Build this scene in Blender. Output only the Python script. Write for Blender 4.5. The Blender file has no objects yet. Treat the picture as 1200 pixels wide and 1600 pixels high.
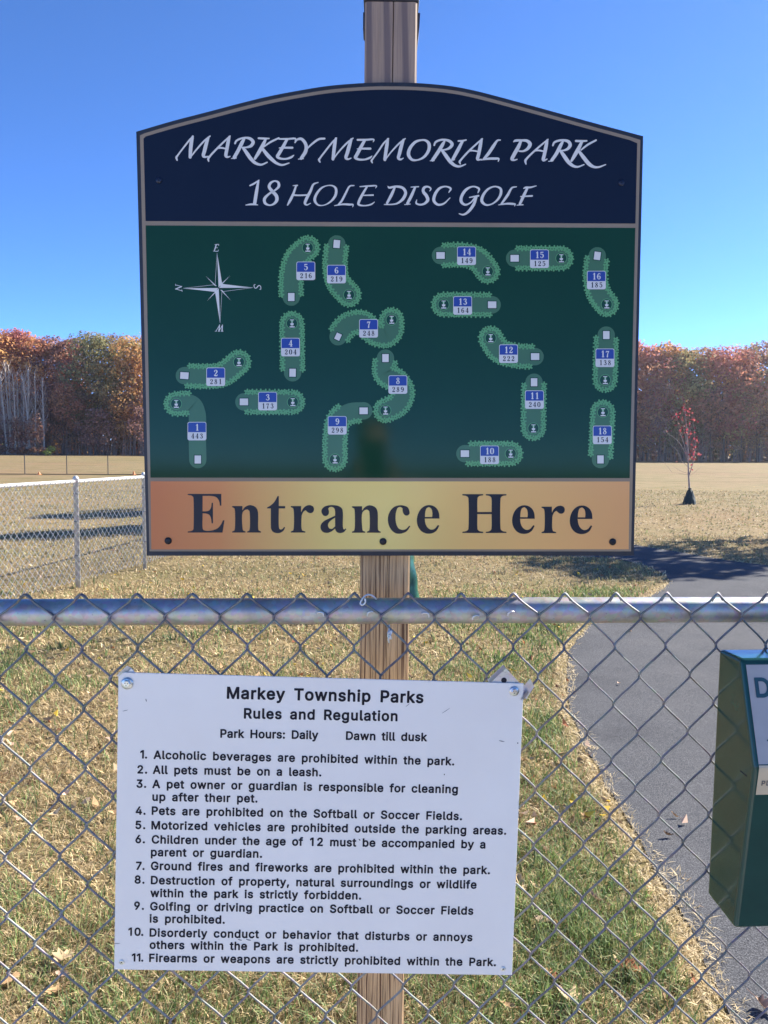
import bpy, bmesh, math, random, json
import numpy as np
from math import sin, cos, tan, radians, pi, sqrt, atan2
from mathutils import Vector, Matrix

random.seed(7)
rng = np.random.default_rng(11)
scene = bpy.context.scene
COL = scene.collection

# ------------------------------------------------------------------ camera
EYE = np.array([0.0, 0.0, 1.55])
FOC = 1200.0                      # focal length in pixels of a 1200 x 1600 frame
PITCH, ROLL = radians(4.8), radians(0.6)
_F = np.array([0, cos(PITCH), -sin(PITCH)])
_U = np.array([0, sin(PITCH), cos(PITCH)])
_X = np.array([1.0, 0, 0])
_r = cos(ROLL) * _X + sin(ROLL) * _U
_u = cos(ROLL) * _U - sin(ROLL) * _X
RM = np.array([_r, _u, _F])
cam_d = bpy.data.cameras.new('camera')
cam = bpy.data.objects.new('camera', cam_d)
COL.objects.link(cam)
cam.matrix_world = Matrix(((_r[0], _u[0], -_F[0], 0), (_r[1], _u[1], -_F[1], 0), (_r[2], _u[2], -_F[2], EYE[2]), (0, 0, 0, 1)))
cam_d.sensor_fit = 'VERTICAL'
cam_d.sensor_height = 36
cam_d.lens = 27.0
cam_d.clip_start = 0.02
cam_d.clip_end = 3000
scene.camera = cam

# ------------------------------------------------------------------ light
SUN_EL, SUN_AZ = radians(32), radians(56)       # azimuth from +Y towards +X
world = bpy.data.worlds.new('World')
scene.world = world
world.use_nodes = True
wn = world.node_tree
wn.nodes.clear()
wo = wn.nodes.new('ShaderNodeOutputWorld')
bg = wn.nodes.new('ShaderNodeBackground')
sky = wn.nodes.new('ShaderNodeTexSky')
sky.sky_type = 'NISHITA'
sky.sun_disc = False
sky.sun_elevation = SUN_EL
sky.sun_rotation = SUN_AZ
sky.altitude = 2000
sky.air_density = 0.41
sky.dust_density = 0.08
sky.ozone_density = 8.0
bg.inputs['Strength'].default_value = 0.15
hs = wn.nodes.new('ShaderNodeHueSaturation')
hs.inputs['Saturation'].default_value = 1.03
wn.links.new(sky.outputs[0], hs.inputs['Color'])
wn.links.new(hs.outputs[0], bg.inputs['Color'])
wn.links.new(bg.outputs[0], wo.inputs['Surface'])
sun_d = bpy.data.lights.new('sun', 'SUN')
sun_d.energy = 4.9
sun_d.angle = radians(0.53)
sun_d.color = (1.0, 0.93, 0.82)
sun = bpy.data.objects.new('sun', sun_d)
COL.objects.link(sun)
SD = Vector((sin(SUN_AZ) * cos(SUN_EL), cos(SUN_AZ) * cos(SUN_EL), sin(SUN_EL)))
sun.rotation_euler = SD.to_track_quat('Z', 'Y').to_euler()
scene.view_settings.view_transform = 'Standard'
scene.view_settings.look = 'None'
scene.view_settings.exposure = 1.6
scene.view_settings.gamma = 1.0
scene.view_settings.use_curve_mapping = False
scene.cycles.max_bounces = 6

# ------------------------------------------------------------------ helpers
def ray(x, y):
    return np.array([(x - 600) / FOC, -(y - 800) / FOC, 1.0]) @ RM

def ground_at(x, y, z=0.0):
    d = ray(x, y)
    t = (z - EYE[2]) / d[2]
    return EYE + t * d

def srgb(r, g, b):
    f = lambda c: (c / 255 / 12.92) if c / 255 <= 0.04045 else ((c / 255 + 0.055) / 1.055) ** 2.4
    return (f(r), f(g), f(b))

def tag(o, label=None, cat=None, group=None, kind=None):
    if label: o['label'] = label
    if cat: o['category'] = cat
    if group: o['group'] = group
    if kind: o['kind'] = kind
    return o

def link(name, me, mat=None, parent=None):
    o = bpy.data.objects.new(name, me)
    COL.objects.link(o)
    if mat is not None:
        for m in (mat if isinstance(mat, (list, tuple)) else [mat]):
            me.materials.append(m)
    if parent is not None:
        o.parent = parent
    return o

def empty(name, loc=(0, 0, 0)):
    o = bpy.data.objects.new(name, None)
    COL.objects.link(o)
    o.location = loc
    o.empty_display_size = 0.1
    return o

def np_mesh(name, co, faces_idx, sizes, smooth=False, col=None, mats=None):
    """co (n,3); faces_idx flat loop indices; sizes per-face loop counts"""
    me = bpy.data.meshes.new(name)
    co = np.asarray(co, np.float32)
    fi = np.asarray(faces_idx, np.int32)
    sizes = np.asarray(sizes, np.int32)
    me.vertices.add(len(co))
    me.vertices.foreach_set('co', co.ravel())
    me.loops.add(len(fi))
    me.loops.foreach_set('vertex_index', fi)
    me.polygons.add(len(sizes))
    st = np.zeros(len(sizes), np.int32)
    st[1:] = np.cumsum(sizes)[:-1]
    me.polygons.foreach_set('loop_start', st)
    if mats is not None:
        me.polygons.foreach_set('material_index', np.asarray(mats, np.int32))
    me.polygons.foreach_set('use_smooth', np.full(len(sizes), smooth))
    if col is not None:
        a = me.color_attributes.new('Col', 'FLOAT_COLOR', 'POINT')
        c = np.ones((len(co), 4), np.float32)
        c[:, :3] = col
        a.data.foreach_set('color', c.ravel())
    me.update(calc_edges=True)
    me.validate()
    return me

class MB:
    """collects simple solids into one mesh"""
    def __init__(s):
        s.v = []; s.f = []; s.m = []
    def add(s, vs, fs, mi=0):
        o = len(s.v)
        s.v += [tuple(map(float, p)) for p in vs]
        s.f += [tuple(i + o for i in f) for f in fs]
        s.m += [mi] * len(fs)
        return s
    def box(s, x0, x1, y0, y1, z0, z1, mi=0):
        vs = [(x, y, z) for z in (z0, z1) for y in (y0, y1) for x in (x0, x1)]
        return s.add(vs, [(0, 2, 3, 1), (4, 5, 7, 6), (0, 1, 5, 4), (2, 6, 7, 3), (0, 4, 6, 2), (1, 3, 7, 5)], mi)
    def tube(s, pts, rad, n=8, cap=True, mi=0, closed=False):
        P = [Vector(p) for p in pts]
        R = rad if isinstance(rad, (list, tuple)) else [rad] * len(P)
        vs = []; fs = []
        ref = None
        L = len(P)
        for i, p in enumerate(P):
            if closed:
                t = (P[(i + 1) % L] - P[i - 1])
            else:
                t = (P[min(i + 1, L - 1)] - P[max(i - 1, 0)])
            if t.length < 1e-9: t = Vector((0, 0, 1))
            t.normalize()
            if ref is None:
                ref = Vector((0, 1, 0)) if abs(t.y) < 0.9 else Vector((1, 0, 0))
            a = (ref - t * ref.dot(t)).normalized()
            b = t.cross(a)
            ref = a
            for k in range(n):
                th = 2 * pi * k / n
                vs.append(p + (a * cos(th) + b * sin(th)) * R[i])
        m = L if closed else L - 1
        for i in range(m):
            j = (i + 1) % L
            for k in range(n):
                k2 = (k + 1) % n
                fs.append((i * n + k, i * n + k2, j * n + k2, j * n + k))
        if cap and not closed:
            fs.append(tuple(reversed(range(n))))
            fs.append(tuple((L - 1) * n + k for k in range(n)))
        return s.add(vs, fs, mi)
    def lathe(s, prof, c=(0, 0, 0), axis='z', n=20, mi=0):
        """prof [(r, h)] turned round an axis through c"""
        vs = []; fs = []
        for r, h in prof:
            for k in range(n):
                th = 2 * pi * k / n
                a, b = r * cos(th), r * sin(th)
                q = (a, b, h) if axis == 'z' else (a, h, b)
                vs.append((c[0] + q[0], c[1] + q[1], c[2] + q[2]))
        for i in range(len(prof) - 1):
            for k in range(n):
                k2 = (k + 1) % n
                fs.append((i * n + k, i * n + k2, (i + 1) * n + k2, (i + 1) * n + k))
        fs.append(tuple(reversed(range(n))))
        fs.append(tuple((len(prof) - 1) * n + k for k in range(n)))
        return s.add(vs, fs, mi)
    def mesh(s, name, smooth=False):
        me = bpy.data.meshes.new(name)
        me.from_pydata(s.v, [], s.f)
        for p, m in zip(me.polygons, s.m):
            p.material_index = m
            p.use_smooth = smooth
        me.update()
        return me
    def build(s, name, mat, parent=None, smooth=False):
        return link(name, s.mesh(name, smooth), mat, parent)

def fix_normals(me):
    bm = bmesh.new(); bm.from_mesh(me)
    bmesh.ops.recalc_face_normals(bm, faces=bm.faces)
    bm.to_mesh(me); bm.free()

def bevel(me, w, seg=2, ang=30):
    bm = bmesh.new(); bm.from_mesh(me)
    bmesh.ops.recalc_face_normals(bm, faces=bm.faces)
    es = [e for e in bm.edges if len(e.link_faces) == 2 and e.calc_face_angle(0) > radians(ang)]
    bmesh.ops.bevel(bm, geom=es, offset=w, segments=seg, affect='EDGES', profile=0.6)
    bm.to_mesh(me); bm.free()

def centripetal(P, closed=False, n=6):
    """Catmull-Rom through P (any dimension)"""
    P = [np.array(p, float) for p in P]
    L = len(P)
    out = []
    rngi = range(L if closed else L - 1)
    for i in rngi:
        p1, p2 = P[i], P[(i + 1) % L]
        p0 = P[i - 1] if (closed or i > 0) else 2 * p1 - p2
        p3 = P[(i + 2) % L] if (closed or i + 2 < L) else 2 * p2 - p1
        t0 = 0.0
        t1 = t0 + max(1e-6, np.linalg.norm((p1 - p0)[:2])) ** 0.5
        t2 = t1 + max(1e-6, np.linalg.norm((p2 - p1)[:2])) ** 0.5
        t3 = t2 + max(1e-6, np.linalg.norm((p3 - p2)[:2])) ** 0.5
        for k in range(n):
            t = t1 + (t2 - t1) * k / n
            A1 = (t1 - t) / (t1 - t0) * p0 + (t - t0) / (t1 - t0) * p1
            A2 = (t2 - t) / (t2 - t1) * p1 + (t - t1) / (t2 - t1) * p2
            A3 = (t3 - t) / (t3 - t2) * p2 + (t - t2) / (t3 - t2) * p3
            B1 = (t2 - t) / (t2 - t0) * A1 + (t - t0) / (t2 - t0) * A2
            B2 = (t3 - t) / (t3 - t1) * A2 + (t - t1) / (t3 - t1) * A3
            out.append((t2 - t) / (t2 - t1) * B1 + (t - t1) / (t2 - t1) * B2)
    if not closed: out.append(P[-1])
    return out

# ---- smooth value noise on arrays
def vnoise(x, y, seed=0):
    x = np.asarray(x, float); y = np.asarray(y, float)
    xi = np.floor(x).astype(np.int64); yi = np.floor(y).astype(np.int64)
    xf = x - xi; yf = y - yi
    def h(a, b):
        n = (a * 374761393 + b * 668265263 + seed * 69069) & 0x7fffffff
        n = ((n ^ (n >> 13)) * 1274126177) & 0x7fffffff
        n = (n ^ (n >> 16)) & 0xffff
        return n / 65535.0
    u = xf * xf * (3 - 2 * xf); v = yf * yf * (3 - 2 * yf)
    return (h(xi, yi) * (1 - u) * (1 - v) + h(xi + 1, yi) * u * (1 - v) + h(xi, yi + 1) * (1 - u) * v + h(xi + 1, yi + 1) * u * v)

def fbm(x, y, seed=0, o=4):
    s = 0; a = 0.5; t = 0
    for k in range(o):
        s = s + a * vnoise(np.asarray(x) * 2 ** k, np.asarray(y) * 2 ** k, seed + k * 17); t += a; a *= 0.5
    return s / t

# ------------------------------------------------------------------ materials
def new_mat(name):
    m = bpy.data.materials.new(name)
    m.use_nodes = True
    nt = m.node_tree
    return m, nt, nt.nodes['Principled BSDF']

def N(nt, t, **kw):
    n = nt.nodes.new(t)
    for k, v in kw.items():
        setattr(n, k, v)
    return n

def noise(nt, scale, detail=4, rough=0.55, vec=None, dist=0.0):
    n = N(nt, 'ShaderNodeTexNoise')
    n.inputs['Scale'].default_value = scale
    n.inputs['Detail'].default_value = detail
    n.inputs['Roughness'].default_value = rough
    n.inputs['Distortion'].default_value = dist
    if vec is not None: nt.links.new(vec, n.inputs['Vector'])
    return n

def coords(nt, scale=(1, 1, 1), kind='Object', rot=(0, 0, 0), loc=(0, 0, 0)):
    tc = N(nt, 'ShaderNodeTexCoord'); mp = N(nt, 'ShaderNodeMapping')
    nt.links.new(tc.outputs[kind], mp.inputs['Vector'])
    mp.inputs['Scale'].default_value = scale
    mp.inputs['Rotation'].default_value = rot
    mp.inputs['Location'].default_value = loc
    return mp.outputs[0]

def ramp(nt, fac, stops, interp='LINEAR'):
    r = N(nt, 'ShaderNodeValToRGB')
    r.color_ramp.interpolation = interp
    el = r.color_ramp.elements
    while len(el) < len(stops): el.new(0.5)
    for e, (p, c) in zip(el, stops):
        e.position = p; e.color = (*c, 1) if len(c) == 3 else c
    nt.links.new(fac, r.inputs[0])
    return r.outputs[0]

def mix(nt, fac, a, b, mode='MIX'):
    m = N(nt, 'ShaderNodeMix', data_type='RGBA', blend_type=mode)
    for sock, v in ((m.inputs[0], fac), (m.inputs[6], a), (m.inputs[7], b)):
        if isinstance(v, (int, float)): sock.default_value = v
        elif isinstance(v, tuple): sock.default_value = (*v, 1)
        else: nt.links.new(v, sock)
    return m.outputs[2]

def bump(nt, bs, h, strength=0.3, dist=0.01):
    b = N(nt, 'ShaderNodeBump')
    b.inputs['Strength'].default_value = strength
    b.inputs['Distance'].default_value = dist
    nt.links.new(h, b.inputs['Height'])
    nt.links.new(b.outputs[0], bs.inputs['Normal'])
    return b

def plain(name, col, rough=0.5, metal=0.0, var=0.12, nscale=30, coat=0.0, bmp=0.0, spec=0.5, coat_rough=0.1):
    m, nt, bs = new_mat(name)
    bs.inputs['Roughness'].default_value = rough
    bs.inputs['Metallic'].default_value = metal
    bs.inputs['Specular IOR Level'].default_value = spec
    bs.inputs['Coat Weight'].default_value = coat
    bs.inputs['Coat Roughness'].default_value = coat_rough
    v = coords(nt)
    n = noise(nt, nscale, 5, 0.6, v)
    a = tuple(c * (1 - var) for c in col); b = tuple(min(1, c * (1 + var)) for c in col)
    c = ramp(nt, n.outputs[0], [(0.3, a), (0.7, b)])
    nt.links.new(c, bs.inputs['Base Color'])
    if bmp: bump(nt, bs, n.outputs[0], bmp, 0.002)
    return m

def attr_mat(name, rough=0.8, transl=0.0, tint=None, var=0.0, spec=0.3):
    """base colour from the mesh's own 'Col' attribute, optional translucency"""
    m, nt, bs = new_mat(name)
    at = N(nt, 'ShaderNodeAttribute', attribute_name='Col')
    c = at.outputs['Color']
    if tint: c = mix(nt, 1.0, c, tint, 'MULTIPLY')
    nt.links.new(c, bs.inputs['Base Color'])
    bs.inputs['Roughness'].default_value = rough
    bs.inputs['Specular IOR Level'].default_value = spec
    if transl > 0:
        tr = N(nt, 'ShaderNodeBsdfTranslucent')
        nt.links.new(c, tr.inputs['Color'])
        mx = N(nt, 'ShaderNodeMixShader')
        mx.inputs[0].default_value = transl
        out = nt.nodes['Material Output']
        nt.links.new(bs.outputs[0], mx.inputs[1]); nt.links.new(tr.outputs[0], mx.inputs[2])
        nt.links.new(mx.outputs[0], out.inputs['Surface'])
    return m

M = {}
def make_sign_mat(name, col, rough=0.075, spec=0.22, var=0.05):
    m, nt, bs = new_mat(name)
    v = coords(nt)
    n = noise(nt, 9, 4, 0.6, v)
    c = ramp(nt, n.outputs[0], [(0.3, tuple(k * (1 - var) for k in col)), (0.7, tuple(k * (1 + var) for k in col))])
    nt.links.new(c, bs.inputs['Base Color'])
    n2 = noise(nt, 60, 5, 0.7, v)
    r = N(nt, 'ShaderNodeMapRange'); r.inputs['To Min'].default_value = rough * 0.7; r.inputs['To Max'].default_value = rough * 1.6
    nt.links.new(n2.outputs[0], r.inputs[0]); nt.links.new(r.outputs[0], bs.inputs['Roughness'])
    bs.inputs['Specular IOR Level'].default_value = spec
    return m
M['navy'] = make_sign_mat('navy_print', (0.009, 0.0145, 0.030))
M['green'] = make_sign_mat('green_print', (0.008, 0.050, 0.024))
M['tan'] = make_sign_mat('tan_print', (0.30, 0.235, 0.165))
M['sign_white'] = make_sign_mat('white_print', (0.72, 0.70, 0.64))
M['fairway'] = make_sign_mat('fairway_print', (0.07, 0.175, 0.095))
M['fairway_ring'] = make_sign_mat('green_ring_print', (0.014, 0.065, 0.040))
M['leafprint'] = make_sign_mat('leaf_border_print', (0.13, 0.37, 0.155))
M['leafdark'] = make_sign_mat('leaf_shade_print', (0.05, 0.18, 0.08))
M['badge_blue'] = make_sign_mat('badge_blue_print', (0.035, 0.075, 0.32))
M['badge_white'] = make_sign_mat('badge_white_print', (0.68, 0.67, 0.64))
M['ink'] = make_sign_mat('dark_print', (0.018, 0.022, 0.035), rough=0.2)
M['board'] = plain('sign_board_edge', (0.016, 0.019, 0.026), 0.45, var=0.3, nscale=60, bmp=0.2)
# orange band: printed blend, dark orange at the ends and yellow in the middle
m, nt, bs = new_mat('orange_print')
v = coords(nt)
sx = N(nt, 'ShaderNodeSeparateXYZ'); nt.links.new(v, sx.inputs[0])
mr = N(nt, 'ShaderNodeMapRange'); mr.inputs['From Min'].default_value = -0.41; mr.inputs['From Max'].default_value = 0.41
nt.links.new(sx.outputs[0], mr.inputs[0])
c = ramp(nt, mr.outputs[0], [(0.0, (0.66, 0.215, 0.08)), (0.14, (0.74, 0.29, 0.10)), (0.38, (0.90, 0.66, 0.20)), (0.50, (0.90, 0.68, 0.21)), (0.66, (0.90, 0.55, 0.18)), (1.0, (0.82, 0.41, 0.16))])
nt.links.new(c, bs.inputs['Base Color']); bs.inputs['Roughness'].default_value = 0.14; bs.inputs['Specular IOR Level'].default_value = 0.3
M['orange'] = m
# white rules panel, scuffed
m, nt, bs = new_mat('white_enamel_panel')
v = coords(nt)
n1 = noise(nt, 6, 4, 0.6, v); n2 = noise(nt, 90, 6, 0.75, v)
c = ramp(nt, n1.outputs[0], [(0.3, (0.86, 0.82, 0.73)), (0.7, (0.90, 0.87, 0.78))])
d = ramp(nt, n2.outputs[0], [(0.27, (0.25, 0.26, 0.28)), (0.31, (1, 1, 1))])
c2 = mix(nt, 0.55, c, d, 'MULTIPLY')
nt.links.new(c2, bs.inputs['Base Color']); bs.inputs['Roughness'].default_value = 0.38
M['white_panel'] = m
M['rules_ink'] = plain('rules_black_ink', (0.013, 0.013, 0.020), 0.5, var=0.25, nscale=120, spec=0.15)
def galv(name, a, b, rough, metal=0.85):
    m, nt, bs = new_mat(name)
    v = coords(nt)
    vo = N(nt, 'ShaderNodeTexVoronoi'); vo.inputs['Scale'].default_value = 120; nt.links.new(v, vo.inputs['Vector'])
    n = noise(nt, 22, 5, 0.65, v)
    n3 = noise(nt, 160, 3, 0.6, v)
    c = ramp(nt, n.outputs[0], [(0.30, a), (0.62, b)])
    c = mix(nt, 0.12, c, vo.outputs['Color'], 'OVERLAY')
    d = ramp(nt, n3.outputs[0], [(0.26, (0.3, 0.3, 0.3)), (0.36, (1, 1, 1))])
    c = mix(nt, 0.6, c, d, 'MULTIPLY')
    nt.links.new(c, bs.inputs['Base Color'])
    r = N(nt, 'ShaderNodeMapRange'); r.inputs['To Min'].default_value = rough - 0.08; r.inputs['To Max'].default_value = rough + 0.14
    nt.links.new(n.outputs[0], r.inputs[0]); nt.links.new(r.outputs[0], bs.inputs['Roughness'])
    bs.inputs['Metallic'].default_value = metal
    bump(nt, bs, n3.outputs[0], 0.06, 0.001)
    return m
M['rail'] = galv('galvanised_rail', (0.33, 0.34, 0.34), (0.50, 0.50, 0.495), 0.42, 0.72)
M['wire'] = galv('galvanised_wire', (0.12, 0.12, 0.12), (0.26, 0.26, 0.255), 0.52, 0.35)
M['side_wire'] = galv('side_fence_wire', (0.42, 0.42, 0.415), (0.56, 0.56, 0.555), 0.5, 0.2)
M['bright_wire'] = galv('bright_galvanised_wire', (0.55, 0.56, 0.57), (0.75, 0.76, 0.77), 0.42, 0.5)
M['alu'] = galv('aluminium_bracket', (0.5, 0.5, 0.52), (0.66, 0.66, 0.67), 0.35, 0.8)
M['zinc'] = galv('zinc_bolt', (0.5, 0.54, 0.52), (0.72, 0.76, 0.74), 0.28, 0.9)
M['black_screw'] = plain('black_screw', (0.02, 0.02, 0.024), 0.35, 0.6, var=0.3, nscale=200)
M['navy_screw'] = plain('painted_screw', (0.010, 0.016, 0.04), 0.3, 0.2, var=0.4, nscale=200)

# post: pressure treated timber, straight lines of grain low down, weathered cathedral grain on top
def wood(name, dark, light, weather):
    m, nt, bs = new_mat(name)
    tc = N(nt, 'ShaderNodeTexCoord')
    mp = N(nt, 'ShaderNodeMapping'); nt.links.new(tc.outputs['Object'], mp.inputs['Vector'])
    mp.inputs['Scale'].default_value = (1, 1, 0.06)
    w = N(nt, 'ShaderNodeTexWave', wave_type='BANDS', bands_direction='X')
    w.inputs['Scale'].default_value = 38; w.inputs['Distortion'].default_value = 2.2
    w.inputs['Detail'].default_value = 3; w.inputs['Detail Scale'].default_value = 1.4
    nt.links.new(mp.outputs[0], w.inputs['Vector'])
    mp2 = N(nt, 'ShaderNodeMapping'); nt.links.new(tc.outputs['Object'], mp2.inputs['Vector'])
    mp2.inputs['Scale'].default_value = (1, 1, 0.16)
    w2 = N(nt, 'ShaderNodeTexWave', wave_type='BANDS', bands_direction='X')
    w2.inputs['Scale'].default_value = 11; w2.inputs['Distortion'].default_value = 9
    w2.inputs['Detail'].default_value = 1.5; w2.inputs['Detail Scale'].default_value = 0.55
    nt.links.new(mp2.outputs[0], w2.inputs['Vector'])
    sz = N(nt, 'ShaderNodeSeparateXYZ'); nt.links.new(tc.outputs['Object'], sz.inputs[0])
    up = N(nt, 'ShaderNodeMapRange'); up.inputs['From Min'].default_value = 1.5; up.inputs['From Max'].default_value = 1.9
    nt.links.new(sz.outputs[2], up.inputs[0])
    mp4 = N(nt, 'ShaderNodeMapping'); nt.links.new(tc.outputs['Object'], mp4.inputs['Vector'])
    mp4.inputs['Scale'].default_value = (1, 1, 0.018)
    gl = noise(nt, 340, 2.0, 0.45, mp4.outputs[0], 0.3)
    gl_c = ramp(nt, gl.outputs[0], [(0.43, (0, 0, 0)), (0.50, (0.75, 0.75, 0.75)), (0.58, (1, 1, 1))])
    low = mix(nt, 0.42, gl_c, w.outputs['Color'])
    g = mix(nt, up.outputs[0], low, w2.outputs['Color'])
    mp3 = N(nt, 'ShaderNodeMapping'); nt.links.new(tc.outputs['Object'], mp3.inputs['Vector'])
    mp3.inputs['Scale'].default_value = (1, 1, 0.03)
    fine = noise(nt, 420, 4, 0.6, mp3.outputs[0])
    broad = noise(nt, 14, 4, 0.6, mp3.outputs[0])
    c = ramp(nt, g, [(0.12, dark), (0.42, light), (0.9, tuple(min(1, k * 1.12) for k in light))])
    c = mix(nt, 0.5, c, ramp(nt, fine.outputs[0], [(0.38, (0.40, 0.34, 0.28)), (0.56, (1, 1, 1))]), 'MULTIPLY')
    c = mix(nt, 0.5, c, ramp(nt, broad.outputs[0], [(0.3, (0.72, 0.68, 0.66)), (0.7, (1, 1, 1))]), 'MULTIPLY')
    gw = mix(nt, 0.62, c, weather)       # weathering to grey towards the top of the post
    c = mix(nt, up.outputs[0], c, gw)
    nt.links.new(c, bs.inputs['Base Color'])
    bs.inputs['Roughness'].default_value = 0.78
    hb = mix(nt, 0.25, g, fine.outputs[0])
    bump(nt, bs, hb, 0.55, 0.002)
    return m
M['post'] = wood('weathered_timber', (0.15, 0.075, 0.035), (0.62, 0.41, 0.215), (0.20, 0.165, 0.165))
M['crack'] = plain('timber_crack', (0.03, 0.022, 0.018), 0.9)
M['cap'] = plain('dark_cap_metal', (0.06, 0.065, 0.08), 0.5, 0.5)

# ================================================================== ground, path
def ground_material():
    m, nt, bs = new_mat('dry_autumn_turf')
    v = coords(nt)
    big = noise(nt, 0.06, 5, 0.6, v)
    vs = coords(nt, (0.12, 0.9, 1))
    streak = noise(nt, 0.5, 5, 0.65, vs)
    mid = noise(nt, 0.9, 5, 0.6, v)
    fine = noise(nt, 28, 6, 0.75, v)
    grain = noise(nt, 160, 3, 0.7, v)
    c = ramp(nt, big.outputs[0], [(0.30, (0.245, 0.20, 0.10)), (0.48, (0.30, 0.238, 0.132)), (0.66, (0.305, 0.212, 0.128))])
    c = mix(nt, 0.75, c, ramp(nt, streak.outputs[0], [(0.30, (0.62, 0.64, 0.5)), (0.5, (1, 1, 1)), (0.7, (1.0, 0.93, 0.82))]), 'MULTIPLY')
    c = mix(nt, 0.55, c, ramp(nt, mid.outputs[0], [(0.32, (0.48, 0.62, 0.33)), (0.55, (1, 1, 1))]), 'MULTIPLY')
    c = mix(nt, 0.8, c, ramp(nt, fine.outputs[0], [(0.32, (0.50, 0.46, 0.38)), (0.6, (1.0, 0.99, 0.95))]), 'MULTIPLY')
    c = mix(nt, 0.6, c, ramp(nt, grain.outputs[0], [(0.35, (0.55, 0.52, 0.45)), (0.6, (1, 1, 1))]), 'MULTIPLY')
    nt.links.new(c, bs.inputs['Base Color'])
    bs.inputs['Roughness'].default_value = 0.95
    bs.inputs['Specular IOR Level'].default_value = 0.15
    bump(nt, bs, fine.outputs[0], 0.6, 0.02)
    return m
M['ground'] = ground_material()
mb = MB()
g = 14
xs = np.linspace(-700, 700, g); ys = np.linspace(-500, 1500, g)
vs = [(x, y, 0) for y in ys for x in xs]
fs = [(j * g + i, j * g + i + 1, (j + 1) * g + i + 1, (j + 1) * g + i) for j in range(g - 1) for i in range(g - 1)]
mb.add(vs, fs)
tag(mb.build('ground', M['ground']), kind='structure')

# added pale unseen ground behind the camera that bounces warm light onto the signs
m, nt, bs = new_mat('pale_bounce')
v = coords(nt)
n1 = noise(nt, 1.1, 5, 0.6, v); n2 = noise(nt, 70, 5, 0.75, v)
c = ramp(nt, n2.outputs[0], [(0.3, (0.40, 0.36, 0.30)), (0.65, (0.66, 0.61, 0.53))])
c = mix(nt, 0.4, c, ramp(nt, n1.outputs[0], [(0.3, (0.8, 0.8, 0.8)), (0.7, (1, 1, 1))]), 'MULTIPLY')
nt.links.new(c, bs.inputs['Base Color']); bs.inputs['Roughness'].default_value = 0.95; bump(nt, bs, n2.outputs[0], 0.6, 0.01)
MB().add([(-30, -38, 0.004), (0.86, -38, 0.004), (0.86, 0.95, 0.004), (-30, 0.95, 0.004)], [(0, 1, 2, 3)]).build('bounce_ground', m)['kind'] = 'structure'
INNER_PX = [(1145, 1600), (1120, 1540), (1085, 1470), (1050, 1410), (1020, 1350), (985, 1290), (950, 1230), (915, 1170), (893, 1110),
            (886, 1060), (890, 1020), (915, 985), (960, 955), (1020, 930), (1045, 912), (1040, 900), (1010, 885), (950, 872), (860, 868)]
inner = [(0.86, -3.0), (0.90, 0.4), (0.93, 1.3)] + [tuple(ground_at(*p)[:2]) for p in INNER_PX] + [(1.2, 13.2), (0.2, 18), (-0.5, 30), (-0.8, 60), (-0.9, 104)]
outer = [(1.8, 104), (1.8, 60), (1.9, 30), (2.6, 18)] + [tuple(ground_at(*p)[:2]) for p in [(1000, 853), (1060, 863), (1130, 875), (1200, 884)]] + [(6.2, 9.7), (8.0, 8.9), (11.0, 8.2), (11.0, -3.0)]
inner_s = np.array(centripetal(inner, n=14)); outer_s = np.array(centripetal(outer, n=8))
for A_, amp, fq in ((inner_s, 0.022, 5.0), (outer_s, 0.03, 3.0)):
    A_[:, 0] += amp * 2 * (fbm(A_[:, 1] * fq + 3, A_[:, 0] * fq, 5, 4) - 0.5)
    A_[:, 1] += amp * 2 * (fbm(A_[:, 0] * fq + 9, A_[:, 1] * fq, 8, 4) - 0.5)
path_poly = np.vstack([inner_s, outer_s])

def in_poly(x, y, poly):
    inside = np.zeros(len(x), bool)
    n = len(poly)
    for i in range(n):
        x0, y0 = poly[i]; x1, y1 = poly[(i + 1) % n]
        if y0 == y1: continue
        c = ((y0 > y) != (y1 > y)) & (x < (x1 - x0) * (y - y0) / (y1 - y0) + x0)
        inside ^= c
    return inside

def dist_poly(x, y, line):
    d = np.full(len(x), 1e9)
    for i in range(len(line) - 1):
        a = line[i]; b = line[i + 1]
        ab = b - a; L2 = max(1e-9, ab @ ab)
        t = np.clip(((x - a[0]) * ab[0] + (y - a[1]) * ab[1]) / L2, 0, 1)
        dd = (x - a[0] - t * ab[0]) ** 2 + (y - a[1] - t * ab[1]) ** 2
        d = np.minimum(d, dd)
    return np.sqrt(d)

from mathutils.geometry import tessellate_polygon
def poly_mesh(name, loops, plane='xz', off=0.0):
    """flat face from outline loops (first outer, rest holes)"""
    mk = (lambda p: (p[0], off, p[1])) if plane == 'xz' else (lambda p: (p[0], p[1], off))
    L3 = [[Vector((p[0], p[1], 0)) for p in l] for l in loops]
    tris = tessellate_polygon(L3)
    flat = [p for l in loops for p in l]
    out = []
    for t in tris:
        a, b, c = (flat[i] for i in t)
        ar = (b[0] - a[0]) * (c[1] - a[1]) - (b[1] - a[1]) * (c[0] - a[0])
        if abs(ar) < 1e-12: continue
        out.append(tuple(t) if ar > 0 else tuple(reversed(t)))
    return [mk(p) for p in flat], out

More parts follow.
